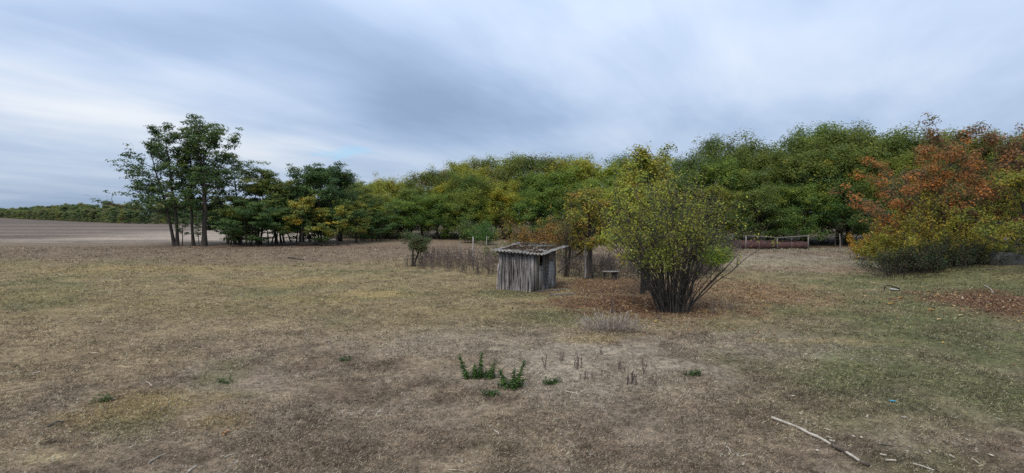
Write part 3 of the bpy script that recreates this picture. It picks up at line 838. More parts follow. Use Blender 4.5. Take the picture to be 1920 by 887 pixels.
# ================================================================== NEARER SHRUBS AND TREES
def grow_shrub(seed, n_stem, base_r, H, top_r, n_leaf, leaf, pal, zones=None, r0=.03, side=4, aspect=.6, clus=.22, tmin=.45, mat=None, bare=0., arch=.0, ell=1.0, hv=(.58, 1.12), crook=.065):
    """many stems from one stool; returns (stems, foliage). zones: (centre, radius, share, colours)"""
    rng = np.random.default_rng(seed)
    T = Tubes(4); pts = []; pz = []
    for k in range(n_stem):
        a = rng.uniform(0, 6.28); rr = math.sqrt(rng.random())
        b = np.array([math.cos(a) * rr * base_r, math.sin(a) * rr * base_r * ell, -.08])
        out = np.array([math.cos(a), math.sin(a) * ell, 0]) * rr
        hk = H * (1 - .38 * rr ** 2) * rng.uniform(hv[0], hv[1])
        tgt = b + out * top_r * rng.uniform(.30, 1.2) + np.array([*rng.normal(0, .14, 2), 0]) * top_r + np.array([0, 0, hk])
        n = 7; ts = np.linspace(0, 1, n + 1)
        p = b + np.outer(ts ** (1.25 - arch), [tgt[0] - b[0], tgt[1] - b[1], 0]) + np.outer(ts ** (1 + arch * .3) if not arch else np.sin(ts * math.pi / 2 * (1 + arch * .5)), [0, 0, hk])
        p[1:] += np.cumsum(rng.normal(0, crook, (n, 3)) * np.array([1, 1, .3]), 0) * hk / 4
        r = r0 * rng.uniform(.6, 1.25)
        T.add(p, np.linspace(r, .004, n + 1), False)
        for j in range(side):
            u = rng.uniform(.25, .95); q, d = along(p, u)
            s = path(rng, q, d + rng.normal(0, .45, 3) + out * .35, hk * rng.uniform(.14, .30), 4, .2, .15)
            T.add(s, np.linspace(r * .45, .003, 5), False)
            for _ in range(3):
                q2, d2 = along(s, rng.uniform(.2, 1)); w = path(rng, q2, d2 + rng.normal(0, .6, 3), hk * rng.uniform(.04, .11), 3, .1, .2)
                T.add(w, np.linspace(.005, .002, 4), False); pts.append(w[-1]); pts.append(w[1])
            pts.append(s[-1]); pts.append(s[2])
    P = np.array(pts)
    keep = P[:, 2] > H * tmin * rng.uniform(.6, 1.2, len(P))
    P = P[keep]
    lush = fbm(P[:, 0] * 1.3 + P[:, 2], P[:, 1] * 1.3 - P[:, 2] * .8, seed, 3)       # leaves have fallen unevenly
    P = P[rng.random(len(P)) < sstep(.25, .62, lush) * .9 + .1]
    idx = rng.integers(0, len(P), n_leaf)
    pos = P[idx] + rng.normal(0, clus * .5, (n_leaf, 3))
    pc = np.array([p[0] for p in pal]); w = np.array([p[1] for p in pal], float); w /= w.sum()
    ci = rng.choice(len(pc), len(P), p=w); li = rng.choice(len(pc), n_leaf, p=w); f = rng.beta(1.3, 2, n_leaf)[:, None]
    col = pc[ci][idx] * (1 - f) + pc[li] * f
    for (c, rad, share, cols) in (zones or []):
        m = int(n_leaf * share); o = rng.normal(0, 1, (m, 3)); o /= np.linalg.norm(o, axis=1)[:, None]; o *= (rng.random(m) ** .5)[:, None]
        tp = np.array(c) + o * np.array(rad)
        near = tp
        pos = np.concatenate([pos, near]); cc = np.array(cols)[rng.integers(0, len(cols), m)]; col = np.concatenate([col, cc])
    col = col * rng.uniform(.7, 1.3, (len(pos), 1))
    return T.mesh('stems', mat or M_TWIG), leaves_mesh('foliage', pos, leaf, aspect, col, rng, M_LEAF, .9, .2)


def centre_shrubs():
    # many-stemmed shrub in the middle of the pasture
    x, y = G(1262, 583)
    m = grow_shrub(201, 96, .55, 5.6, 2.75, 9000, .086, [(LB, 3), (YB, 4), (OG, 3), (GY, 1.5), (YL, .4)], r0=.032, side=6, clus=.19, tmin=.36, mat=M_STEM,
                   zones=[((1.15, -.9, 2.05), (.75, .6, .38), .13, [LB, (.20, .34, .05), (.30, .38, .06)]), ((-1.0, -.8, 2.0), (.8, .6, .5), .06, [LG, YG])])
    plant_tree(m, 'large many-stemmed shrub with thinning yellow-green leaves in the pasture', 'shrub', x, y, .4, (1, .9, 1), name='shrub', parts=('stems', 'foliage'))
    # leaning limb off its side
    rng = np.random.default_rng(4)
    # pear tree behind it
    X, Y = at(1212, 25.5), 25.5
    m = grow_tree(202, 6.6, 2.1, base=.30, shape='round', nprim=26, nsec=5, r0=.17, el=(20, 66), clus=.30, flat=.8, n_leaf=11500, leaf=.105, aspect=.62,
                  pal=[(YB, 5), (LB, 2), (YL, 1.4), (OG, 2.5), ((.40, .19, .05), .5)], topbias=0, fill=.7)
    plant_tree(m, 'upright pear-like tree with yellowing leaves rising behind the shrub', 'tree', X, Y, 0, 1.0, name='fruit_tree')
    X, Y = at(1206, 24.2), 24.2
    m = grow_tree(203, 4.9, 1.9, base=.30, shape='dome', nprim=18, nsec=5, r0=.08, lean=(-.30, 0), el=(0, 50), clus=.30, flat=.7, n_leaf=7000, leaf=.105, aspect=.62,
                  pal=[(LB, 5), (YB, 4), (OG, 1.5), (YL, 1), ((.38, .18, .05), .4)], topbias=0)
    plant_tree(m, 'small tree with bright yellow-green low branches next to the shrub', 'tree', X, Y, 1, 1.0, name='fruit_tree')
    X, Y = at(1106, 30.0), 30.0
    m = grow_tree(204, 4.9, 1.9, base=.36, shape='round', nprim=20, nsec=5, r0=.17, el=(10, 65), clus=.36, flat=.8, n_leaf=7500, leaf=.115, aspect=.6,
                  pal=[(YB, 4), (YL, 2.2), (OG, 3), ((.34, .16, .05), 1.2)], topbias=0, wob=.04)
    plant_tree(m, 'yellowing fruit tree with straight dark trunk beside a grey post', 'tree', X, Y, 2, 1.0, name='fruit_tree')
    # nearly bare tree right of the shed
    X, Y = at(1060, 31.5), 31.5
    m = grow_tree(205, 3.6, 1.6, base=.25, shape='vase', nprim=12, nsec=4, r0=.10, lean=(.05, 0), el=(15, 55), clus=.3, flat=.8, n_leaf=700, leaf=.10, aspect=.6,
                  pal=[(OG, 3), (YG, 2), (BR, 2)], topbias=0, stems=3, spread=.25)
    plant_tree(m, 'nearly bare crooked tree just past the shed', 'tree', X, Y, .5, 1.0, name='bare_tree')
    # autumn bushes behind the shed
    b = grow_shrub(206, 34, .8, 3.0, 1.7, 3300, .13, [(BR, 3), ((.36, .19, .055), 3), (YL, 2), (OG, 1.5)], r0=.02, tmin=.15, clus=.3)
    plant_tree(b, 'brown and yellow autumn bush above the low edge of the shed roof', 'bush', at(985, 47), 47, 0, (1.1, 1, .95), (1, 1, 1), 'autumn_bush', parts=('stems', 'foliage'))
    plant_tree(b, 'orange-yellow autumn bush between the shed roof and the fruit tree', 'bush', at(1040, 45), 45, 2, (1.1, 1, 1.05), (1.25, 1.05, .9), 'autumn_bush', parts=('stems', 'foliage'))
    plant_tree(b, 'dull brown bush behind the trunk of the yellowing fruit tree', 'bush', at(1075, 42), 42, 4, (1.0, 1, 1.15), (.8, .85, .9), 'autumn_bush', parts=('stems', 'foliage'))
    g = grow_shrub(207, 30, .7, 2.7, 1.3, 3000, .16, [(MG, 4), ((.10, .18, .04), 4), (LG, 1.5)], r0=.02, tmin=.08, clus=.35)
    plant_tree(g, 'small fresh green bush before the wood, nearer the fence posts', 'bush', at(880, 66), 66, 0, 1.0, (1.1, 1, 1), 'green_bush', parts=('stems', 'foliage'))
    plant_tree(g, 'small bright green bush before the wood, nearer the shed', 'bush', at(915, 62), 62, 2, .92, (.85, 1.1, 1), 'green_bush', parts=('stems', 'foliage'))
    w = grow_shrub(208, 24, .5, 1.9, 1.1, 900, .11, [((.36, .36, .22), 3), (YG, 4), (OG, 2)], r0=.015, tmin=.2, clus=.2)
    plant_tree(w, 'sparse pale-leaved bush peeping over the left end of the shed roof', 'bush', at(936, 40), 40, 0, 1.0, name='pale_bush', parts=('stems', 'foliage'))
    gg = grow_shrub(209, 30, .6, 4.4, 1.5, 2600, .13, [(OG, 4), (GY, 4), (MG, 3)], r0=.025, tmin=.2, clus=.25)
    plant_tree(gg, 'grey-green shrub behind the yellowing fruit tree', 'shrub', at(1085, 44), 44, 1, (1, 1, 1.05), name='shrub', parts=('stems', 'foliage'))
    plant_tree(gg, 'olive shrub on the far side of the many-stemmed shrub', 'shrub', at(1330, 34), 34, 2, (.9, 1, .72), (.85, .8, .8), name='shrub', parts=('stems', 'foliage'))
    # small mop-headed tree at the corner of the weedy plot
    X, Y = G(773, 500)
    m = grow_tree(210, 2.35, .75, base=.66, shape='round', nprim=20, nsec=4, r0=.085, lean=(.12, 0), el=(-10, 40), clus=.33, flat=.85, n_leaf=5000, leaf=.085, aspect=.6,
                  pal=[(OG, 4), (MG, 3), (BR, 1.6), (GY, 3)], topbias=0, stems=2, spread=.12)
    plant_tree(m, 'small mop-headed tree at the corner of the dead-weed plot', 'tree', X, Y, 0, 1.0, name='small_tree')
    # grey bare little tree by the pen
    X, Y = G(1556, 462)
    m = grow_tree(211, 2.9, 1.2, base=.3, shape='round', nprim=14, nsec=4, r0=.06, el=(20, 65), clus=.25, n_leaf=450, leaf=.09, pal=[(GY, 3), (OG, 2)], topbias=0)
    plant_tree(m, 'small grey almost leafless tree between the red pen and the thicket', 'tree', X, Y - 1, 0, 1.0, name='bare_tree')


def thicket():
    """the autumn trees and bushes at the edge of the bank"""
    m = grow_tree(221, 7.4, 3.9, base=.22, shape='dome', nprim=26, nsec=6, r0=.20, lean=(-.04, 0), el=(5, 46), upb=.2, clus=.50, flat=.75, n_leaf=15000, leaf=.13, aspect=.6,
                  pal=[(OR, 4), ((.34, .16, .055), 3.5), (RB, 1), (BR, 2.5), (OG, 3)], topbias=0, stems=3, spread=.5, sparse=.08)
    plant_tree(m, 'orange autumn tree with dark bare inner branches above the yellow bushes', 'tree', at(1722, 34), 34, .5, 1.0, (1.1, 1.05, 1), name='autumn_tree')
    m = grow_tree(222, 9.6, 4.0, base=.25, shape='round', nprim=28, nsec=6, r0=.24, el=(8, 48), upb=.2, clus=.58, flat=.8, n_leaf=25000, leaf=.14, aspect=.6,
                  pal=[(RB, 2.5), (BR, 4), ((.29, .15, .06), 4), (OG, 4), (OR, .8)], topbias=0, stems=2, spread=.5)
    plant_tree(m, 'tall red-brown autumn tree rising above the orange one', 'tree', at(1842, 36.5), 36.5, 1.0, 1.0, name='autumn_tree')
    plant_tree(m, 'second red-brown autumn tree half out of view at the picture edge', 'tree', at(1950, 36), 36, 3.0, .93, (.85, .85, .9), name='autumn_tree')
    m = grow_tree(223, 6.2, 3.0, base=.2, shape='dome', nprim=20, nsec=5, r0=.15, el=(5, 60), clus=.45, flat=.6, n_leaf=7500, leaf=.14, aspect=.6,
                  pal=[(OG, 4), (BR, 3), (GY, 3), (MG, 2), (OR, .4)], topbias=0, stems=3, spread=.4)
    plant_tree(m, 'olive-brown tree filling the gap behind the orange autumn tree', 'tree', at(1690, 41), 41, 0, 1.05, name='autumn_tree')
    plant_tree(m, 'dull brown-green tree between the orange and the red-brown trees', 'tree', at(1800, 33.5), 33.5, 2, .8, (.75, .7, .75), name='autumn_tree')
    yb = grow_shrub(224, 44, 1.0, 2.5, 1.9, 7000, .11, [(YL, 5), (YB, 4), (OG, 3), (LG, 1)], r0=.018, tmin=.22, clus=.20, hv=(.40, 1.25))
    for px, Y, s, rz, tint, lab in ((1632, 41, (.85, .85, .88), 0, (1.25, .85, .8), 'orange-yellow bush where the wood meets the thicket'),
                                    (1690, 31.8, (.9, 1, 1.02), 1, (.9, .95, 1), 'yellow bush over the dark brush, nearest the red pen'),
                                    (1752, 31.5, (1, 1, 1.28), 2, (1, 1, 1), 'yellow bush over the middle of the dark brush'),
                                    (1815, 31.5, (1, 1, 1.12), 3, (1.05, 1, 1), 'bright yellow bush under the red-brown tree'),
                                    (1715, 33.0, (1.1, 1, 1.5), 5.1, (.85, .8, .8), 'olive-yellow bush under the orange tree behind the others'),
                                    (1860, 33, (.9, .9, 1.3), 4, (.75, .85, .9), 'tall olive-yellow bush at the end of the dark brush')):
        plant_tree(yb, lab, 'bush', at(px, Y), Y, rz, s, tint, 'yellow_bush', parts=('stems', 'foliage'))
    # dark bramble brush along the foot
    dk = grow_shrub(225, 70, 1.2, 1.45, 1.3, 4200, .085, [(DG, 3), ((.055, .052, .03), 6), (BR, 1), (OG, 1)], r0=.015, tmin=.05, clus=.25, side=4, mat=M_BARK, arch=.5)
    for px, Y, s, rz, lab in ((1688, 30.2, (1, .9, 1), 0, 'dark bramble brush at the end of the thicket nearest the red pen'),
                              (1742, 29.8, (1.05, .9, 1.05), 1, 'dark bramble brush in the middle of the thicket foot'),
                              (1800, 30.0, (1.0, .9, 1.0), 2, 'dark bramble brush below the bright yellow bush'),
                              (1846, 30.6, (.9, .9, .95), 3.5, 'dark bramble brush beside the concrete block')):
        plant_tree(dk, lab, 'brambles', at(px, Y), Y, rz, s, (1, 1, 1), 'bramble_brush', parts=('stems', 'foliage'))
    m = grow_tree(226, 5.4, 2.7, base=.18, shape='dome', nprim=20, nsec=5, r0=.12, el=(-15, 60), clus=.40, flat=.7, n_leaf=8000, leaf=.11, aspect=.55,
                  pal=[(YG, 4), (LG, 3), (YL, 2), (OG, 3)], topbias=0, stems=2, spread=.3)
    plant_tree(m, 'yellow-green tree cut by the picture edge in front of the concrete block', 'tree', 25.6, 26.6, 0, 1.12, (1.05, 1.0, .9), name='leafy_tree')


centre_shrubs()
thicket()


# ================================================================== SHED
def shed():
    rng = random.Random(3)
    ox, oy = at(1002, 24.9), 24.9
    ang = math.atan2(.47, -.88)                  # direction of the pole wall seen almost square on
    fx = Vector((math.cos(ang), math.sin(ang), 0)); fy = Vector((-fx.y, fx.x, 0))
    if fy.y < 0: fy = -fy
    t = thing('shed', 'low grey shed walled with upright poles under a corrugated roof', 'shed', ox, oy)
    WA, WB = 1.80, 2.35

    def P(a, b, z): return np.array((fx * a + fy * b)[:] ) * np.array([1, 1, 0]) + np.array([0, 0, z])

    def roof_z(a, b): return 1.73 + .21 * b / WB + .045 * a / WA

    def pole(a0, b0, a1, b1, z1, r, name='pole', mat=M_GREYWOOD, tint=None, z0=-.05):
        T = Tubes(6)
        p0, p1 = P(a0, b0, z0), P(a1, b1, z1)
        pts = np.array([p0 + (p1 - p0) * s for s in np.linspace(0, 1, 5)]); pts[1:4, :2] += np.random.default_rng(rng.randrange(9999)).normal(0, .008, (3, 2))
        T.add(pts, np.linspace(r * 1.1, r * .85, 5))
        o = obj(name, T.mesh(name, mat), t); g = tint or rng.choice([.5, .7, .85, 1, 1.15, 1.5, 1.0, .65, 1.8]); g *= 1.15; o.color = (g, g * rng.uniform(.96, 1), g * rng.uniform(.95, 1.02), 1)
        return o

    # frame posts and rails inside
    for a, b in ((.06, .06), (WA - .06, .06), (.06, WB - .06), (WA - .06, WB - .06), (.06, 1.15)):
        pole(a, b, a, b, roof_z(a, b) - .05, .055, 'corner_post', tint=.7)
    for z in (.55, 1.2):
        T = Tubes(6); T.add([P(.0, .07, z), P(WA, .07, z)], .03); obj('rail', T.mesh('rail', M_GREYWOOD), t)
        T = Tubes(6); T.add([P(.07, .0, z), P(.07, WB, z)], .03); obj('rail', T.mesh('rail', M_GREYWOOD), t)
    # front wall of poles
    a = .10
    while a < WA + .02:
        r = rng.uniform(.020, .034); ln = rng.gauss(0, .03)
        pole(a + ln, -.01 + rng.uniform(-.012, .012), a - ln * .4, rng.uniform(-.015, .01), roof_z(a, 0) - rng.uniform(.03, .10), r)
        a += r * 1.75
    for k in range(12):                            # second thinner layer leaning across
        a = rng.uniform(.1, WA); ln = rng.gauss(0, .10)
        pole(a + ln, -.055, a - ln * .2, -.045, rng.uniform(.6, 1.6), rng.uniform(.010, .017), tint=rng.choice([1.2, 1.6, 1.9, .8]))
    pole(WA + .10, -.05, WA + .02, -.03, 1.2, .028, tint=2.2)
    # back and far walls
    for b_wall in (0, 1):
        a = .05
        while a < (WB if b_wall else WA):
            r = rng.uniform(.028, .042)
            if b_wall: pole(WA, a, WA, a, roof_z(WA, a) - .06, r)
            else: pole(a, WB, a, WB, roof_z(a, WB) - .06, r)
            a += r * 1.9
    # side wall facing the shrub: boards, poles, a dark gap
    def board(b0, b1, z0, z1, tint, off=-.03, tilt=0, name='board', mat=M_GREYWOOD):
        c = P(off, (b0 + b1) / 2, (z0 + z1) / 2)
        mt = Matrix.Translation(c) @ Matrix(((fx.x, fy.x, 0, 0), (fx.y, fy.y, 0, 0), (0, 0, 1, 0), (0, 0, 0, 1))) @ Matrix.Rotation(tilt, 4, 'X')
        o = obj(name, boxes_mesh(name, [((.022, b1 - b0, z1 - z0), mt)], mat), t); o.color = (*tint, 1); return o
    board(.0, .40, .0, 1.66, (1.3, 1.28, 1.22), tilt=.01, mat=M_BOARD)
    # wide board at the corner of the front wall
    cc = P(.06, -.05, .82); mt = Matrix.Translation(cc) @ Matrix(((fx.x, fy.x, 0, 0), (fx.y, fy.y, 0, 0), (0, 0, 1, 0), (0, 0, 0, 1)))
    o = obj('board', boxes_mesh('board', [((.15, .022, 1.70), mt)], M_GREYWOOD), t); o.color = (1.35, 1.35, 1.35, 1)
    board(.44, .66, .0, 1.14, (1.9, 1.85, 1.78), tilt=-.012, mat=M_BOARD)
    board(.67, .84, .0, 1.10, (1.6, 1.56, 1.5), tilt=.01, mat=M_BOARD)
    board(1.42, 1.92, .04, 1.26, (2.3, 2.35, 2.4), off=-.06, tilt=-.06, name='sheet', mat=M_BOARD)
    board(1.46, 1.98, 1.28, 1.80, (1.35, 1.33, 1.3), off=-.045, mat=M_BOARD)
    b = .90
    while b < WB:
        r = rng.uniform(.034, .052); ln = rng.gauss(.0, .05)
        pole(-.0 + rng.uniform(-.01, .01), b + ln, .0, b - ln * .3, roof_z(0, b) - .05, r)
        b += r * 1.95
    for b0, b1, z in ((.75, 1.25, 1.72), (.85, 1.42, 1.6), (1.2, 1.5, 1.35), (1.75, 2.2, 1.75), (1.9, 2.05, 1.5)):
        pole(-.06, b0, -.05, b1, z, rng.uniform(.018, .026), tint=rng.choice([1.1, 1.5, 2.0]))
    # purlins
    for bb in (-.10, WB * .5, WB + .1):
        T = Tubes(6); T.add([P(-.45, bb, roof_z(-.45, bb) - .035), P(WA + .1, bb, roof_z(WA, bb) - .035)], .035)
        o = obj('purlin', T.mesh('purlin', M_GREYWOOD), t); o.color = (.8, .8, .8, 1)
    # corrugated sheets: three lengths side by side, ridges run up the slope
    a0, a1, b0, b1 = -.62, WA + .28, -.24, WB + .22
    edges = [a0, a0 + (a1 - a0) * .36, a0 + (a1 - a0) * .70, a1]
    for k in range(3):
        ea, eb = edges[k], edges[k + 1] + (.05 if k < 2 else 0)
        n = 46; V = []; F = []
        dz = .006 * k; sk = rng.uniform(-.05, .05)
        for layer in (0, 1):
            for bi, bb in enumerate(np.linspace(b0 + sk, b1 + sk, 5)):
                for i in range(n):
                    aa = ea + (eb - ea) * i / (n - 1)
                    z = roof_z(aa, bb) + .03 + .026 * math.sin((aa - a0) * 2 * math.pi / .177) + dz - .010 * layer + .02 * math.sin(bb * 2.1 + k)
                    V.append(P(aa, bb, z))
        for layer in (0, 1):
            o_ = layer * 5 * n
            for bi in range(4):
                for i in range(n - 1):
                    q = [o_ + bi * n + i, o_ + bi * n + i + 1, o_ + (bi + 1) * n + i + 1, o_ + (bi + 1) * n + i]
                    F.append(q if layer else q[::-1])
        for i in range(n - 1):
            F.append([i, i + 1, 5 * n + i + 1, 5 * n + i]); e = 4 * n
            F.append([e + i, 5 * n + e + i, 5 * n + e + i + 1, e + i + 1])
        for bi in range(4):
            for i in (0, n - 1):
                F.append([bi * n + i, (bi + 1) * n + i, 5 * n + (bi + 1) * n + i, 5 * n + bi * n + i])
        o = obj('roof_sheet', mesh_np('roof_sheet', V, F, M_SHEET, None, True), t); g = (1.0, .85, 1.1)[k]; o.color = (g, g, g, 1)
    # moss and leaf litter on it
    r2 = np.random.default_rng(5); n = 6500
    aa = r2.uniform(a0 + .28, a1 - .22, n); bb = r2.uniform(b0 + .25, b1 - .10, n)
    kp = fbm(aa * 1.6, bb * 1.6, 66, 3) + r2.normal(0, .06, n) > .42
    aa, bb = aa[kp], bb[kp]; n = len(aa)
    p = np.array([P(x, y, roof_z(x, y) + .03 + .026 * math.sin((x - a0) * 2 * math.pi / .177) + .025 + r2.uniform(0, .015)) for x, y in zip(aa, bb)])
    pal = np.array([(.085, .06, .04), (.13, .075, .045), (.075, .07, .035), (.17, .11, .06), (.11, .085, .07)])
    c = pal[r2.choice(5, n)] * r2.uniform(.7, 1.3, (n, 1))
    me = leaves_mesh('moss', p, .085, .75, c, r2, M_STRAW, .35, 0)
    o = obj('moss', me, t); o['kind'] = 'stuff'
    # forked twig lying on the roof
    T = Tubes(5); z = roof_z(.2, .5) + .09
    T.add([P(.25, .1, z - .02), P(.22, .35, z + .03), P(.30, .62, z + .10)], .014); T.add([P(.22, .35, z + .03), P(.05, .55, z + .14)], .011); T.add([P(.25, .2, z), P(.55, .3, z + .02)], .011)
    x0, y0 = t.location.x, t.location.y
    tw = obj('twig', T.mesh('twig', M_PALEWOOD), None, t.location); tw.color = (.75, .72, .7, 1)
    tag(tw, 'pale forked twig lying on the mossy shed roof', 'twig')
    # timbers on the ground at the shed's foot
    T = Tubes(6); T.add([(0, 0, .04), (.9, .55, .05), (1.55, 1.0, .05)], .04); o = obj('timber', T.mesh('timber', M_GREYWOOD), None, (ox + .15, oy - .15, ground_z(ox, oy)))
    tag(o, 'grey round timber lying along the foot of the shed', 'timber')
    mt = Matrix.Rotation(.08, 4, 'Z'); X, Y = G(1055, 553)
    tag(obj('plank', boxes_mesh('plank', [((1.1, .14, .05), mt)], M_GREYWOOD), None, (X, Y, ground_z(X, Y) + .03)), 'dark plank lying on the litter just past the shed corner', 'plank')


shed()


# ================================================================== PEN, POSTS, FENCE, TABLE
def pen():
    x0, y0 = G(1405, 469); x1, y1 = G(1507, 467)
    t = thing('animal_pen', 'low pen of dull red sheets with a grey top rail before the wood', 'pen', (x0 + x1) / 2, (y0 + y1) / 2)
    L = x1 - x0; rng = random.Random(8)
    def box(name, c, s, mat, rz=0, ry=0, tint=None):
        o = obj(name, boxes_mesh(name, [(s, Matrix.Translation(c) @ Matrix.Rotation(rz, 4, 'Z') @ Matrix.Rotation(ry, 4, 'Y'))], mat), t)
        if tint: o.color = (*tint, 1)
        return o
    for i, u in enumerate((-.5, -.29, .0, .235, .5)):
        h = (1.35, .78, 1.18, .72, 1.42)[i]
        box('post', (u * L, .0, h / 2 - .05), (.09 if h > 1 else .06, .09, h + .1), M_GREYWOOD, tint=(1.6, 1.5, 1.35))
    for a, b, g in ((-.49, -.295, 1), (-.285, -.008, .85), (.008, .23, 1.1), (.24, .485, .95)):
        box('sheet', ((a + b) / 2 * L, -.055, .35), ((b - a) * L, .02, .68 + rng.uniform(-.03, .03)), M_RUST, tint=(g, g, g))
    for a, b, za, zb in ((-.5, .02, 1.32, 1.12), (.0, .5, 1.12, 1.30)):
        T = Tubes(6); T.add([(a * L, -.06, za), ((a + b) / 2 * L, -.06, (za + zb) / 2 + .01), (b * L, -.06, zb)], .04)
        o = obj('rail', T.mesh('rail', M_GREYWOOD), t); o.color = (1.5, 1.35, 1.2, 1)
    # sides running back
    for sx in (-.5, .5):
        T = Tubes(6); T.add([(sx * L, 0, 1.3), (sx * L, 3.2, 1.25)], .04); o = obj('rail', T.mesh('rail', M_GREYWOOD), t)
        box('sheet', (sx * L, 1.65, .35), (.02, 3.2, .7), M_RUST)
        box('post', (sx * L, 3.25, .65), (.09, .09, 1.4), M_GREYWOOD)
    box('sheet', (0, 3.3, .35), (L, .02, .7), M_RUST)


def posts():
    spec = [  # px of foot, py of foot, height, radius, tint, label
        (887, 487, 1.75, .055, 1.9, 'tall pale fence post standing in the dead weeds'),
        (863, 491, 1.35, .04, 1.2, 'thin fence post left of the tall pale one'),
        (828, 490, .95, .03, .9, 'short dark stake among the dead weeds near the mop-headed tree'),
        (913, 484, 1.7, .035, 1.6, 'thin post half hidden by the pale-leaved bush by the shed'),
        (1098, 521, 1.85, .055, 1.7, 'grey fence post beside the straight dark trunk'),
        (1053, 512, 1.5, .035, 1.1, 'grey stake close behind the shed'),
        (1575, 466, 1.45, .05, 1.0, 'lone grey post between the red pen and the thicket'),
        (1388, 470, 1.0, .05, .5, 'dark post at the left end of the red pen'),
    ]
    for px, py, h, r, g, lab in spec:
        X, Y = G(px, py); T = Tubes(6)
        r_ = np.random.default_rng(px)
        T.add(np.array([(0, 0, -.2), (r_.normal(0, .02), 0, h * .5), (r_.normal(0, .05), 0, h)]), [r * 1.1, r, r * .85])
        o = obj('fence_post', T.mesh('fence_post', M_GREYWOOD), None, (X, Y, ground_z(X, Y))); o.color = (g, g * .97, g * .93, 1)
        tag(o, lab, 'fence post')
    # leaning pole by the bare tree
    T = Tubes(6); Y = 30.5; a = np.array((at(1046, Y), Y, .25)); b = np.array((at(1094, Y), Y + .2, 1.45))
    T.add([a, (a + b) / 2 + np.array((0, 0, .06)), b], [.035, .04, .045])
    o = obj('leaning_pole', T.mesh('leaning_pole', M_BARK)); tag(o, 'dark pole slanting up to the grey post by the fruit tree', 'pole')
    # little table
    X, Y = G(1145, 523)
    t = thing('table', 'small rough plank table under the yellow-green tree', 'table', X, Y)
    obj('table_top', boxes_mesh('table_top', [((.85, .5, .04), Matrix.Translation((0, 0, .44)))], M_GREYWOOD), t).color = (1.5, 1.45, 1.4, 1)
    for sx in (-.33, .33):
        for sy in (-.18, .18):
            T = Tubes(6); T.add([(sx, sy, -.05), (sx * .95, sy * .95, .42)], .035); obj('leg', T.mesh('leg', M_BARK), t)
    T = Tubes(8); T.add([(.18, -.02, -.05), (.18, -.02, .2), (.17, -.02, .40)], [.13, .11, .10]); obj('stump_support', T.mesh('stump_support', M_BARK), t)
    # concrete block
    X, Y = at(1893, 29.0), 29.0
    t = boxes_mesh('concrete_block', [((1.6, .5, .85), Matrix.Translation((0, 0, .18)) @ Matrix.Rotation(.06, 4, 'Y'))], M_CONCRETE)
    o = obj('concrete_block', t, None, (X, Y, ground_z(X, Y)), .1); o.color = (.55, .55, .53, 1)
    bv = o.modifiers.new('edge', 'BEVEL'); bv.width = .04; bv.segments = 2
    tag(o, 'grey concrete block half hidden under the yellow-green tree', 'concrete block')


pen()
posts()


# ================================================================== DEAD WEEDS
def dead_plant(rng, T, p, h, r=.008, side=5, spread=.5):
    st = path(rng, p, (rng.normal(0, .10), rng.normal(0, .10), 1), h, 4, .05, .07)
    T.add(st, np.linspace(r, r * .4, 5), False)
    for _ in range(side):
        q, d = along(st, rng.uniform(.2, 1)); a = rng.uniform(0, 6.28)
        w = path(rng, q, (math.cos(a) * spread * 2, math.sin(a) * spread * 2, 1), h * rng.uniform(.15, .35), 2, .0, .2)
        T.add(w, np.linspace(r * .5, r * .35, 3), False)


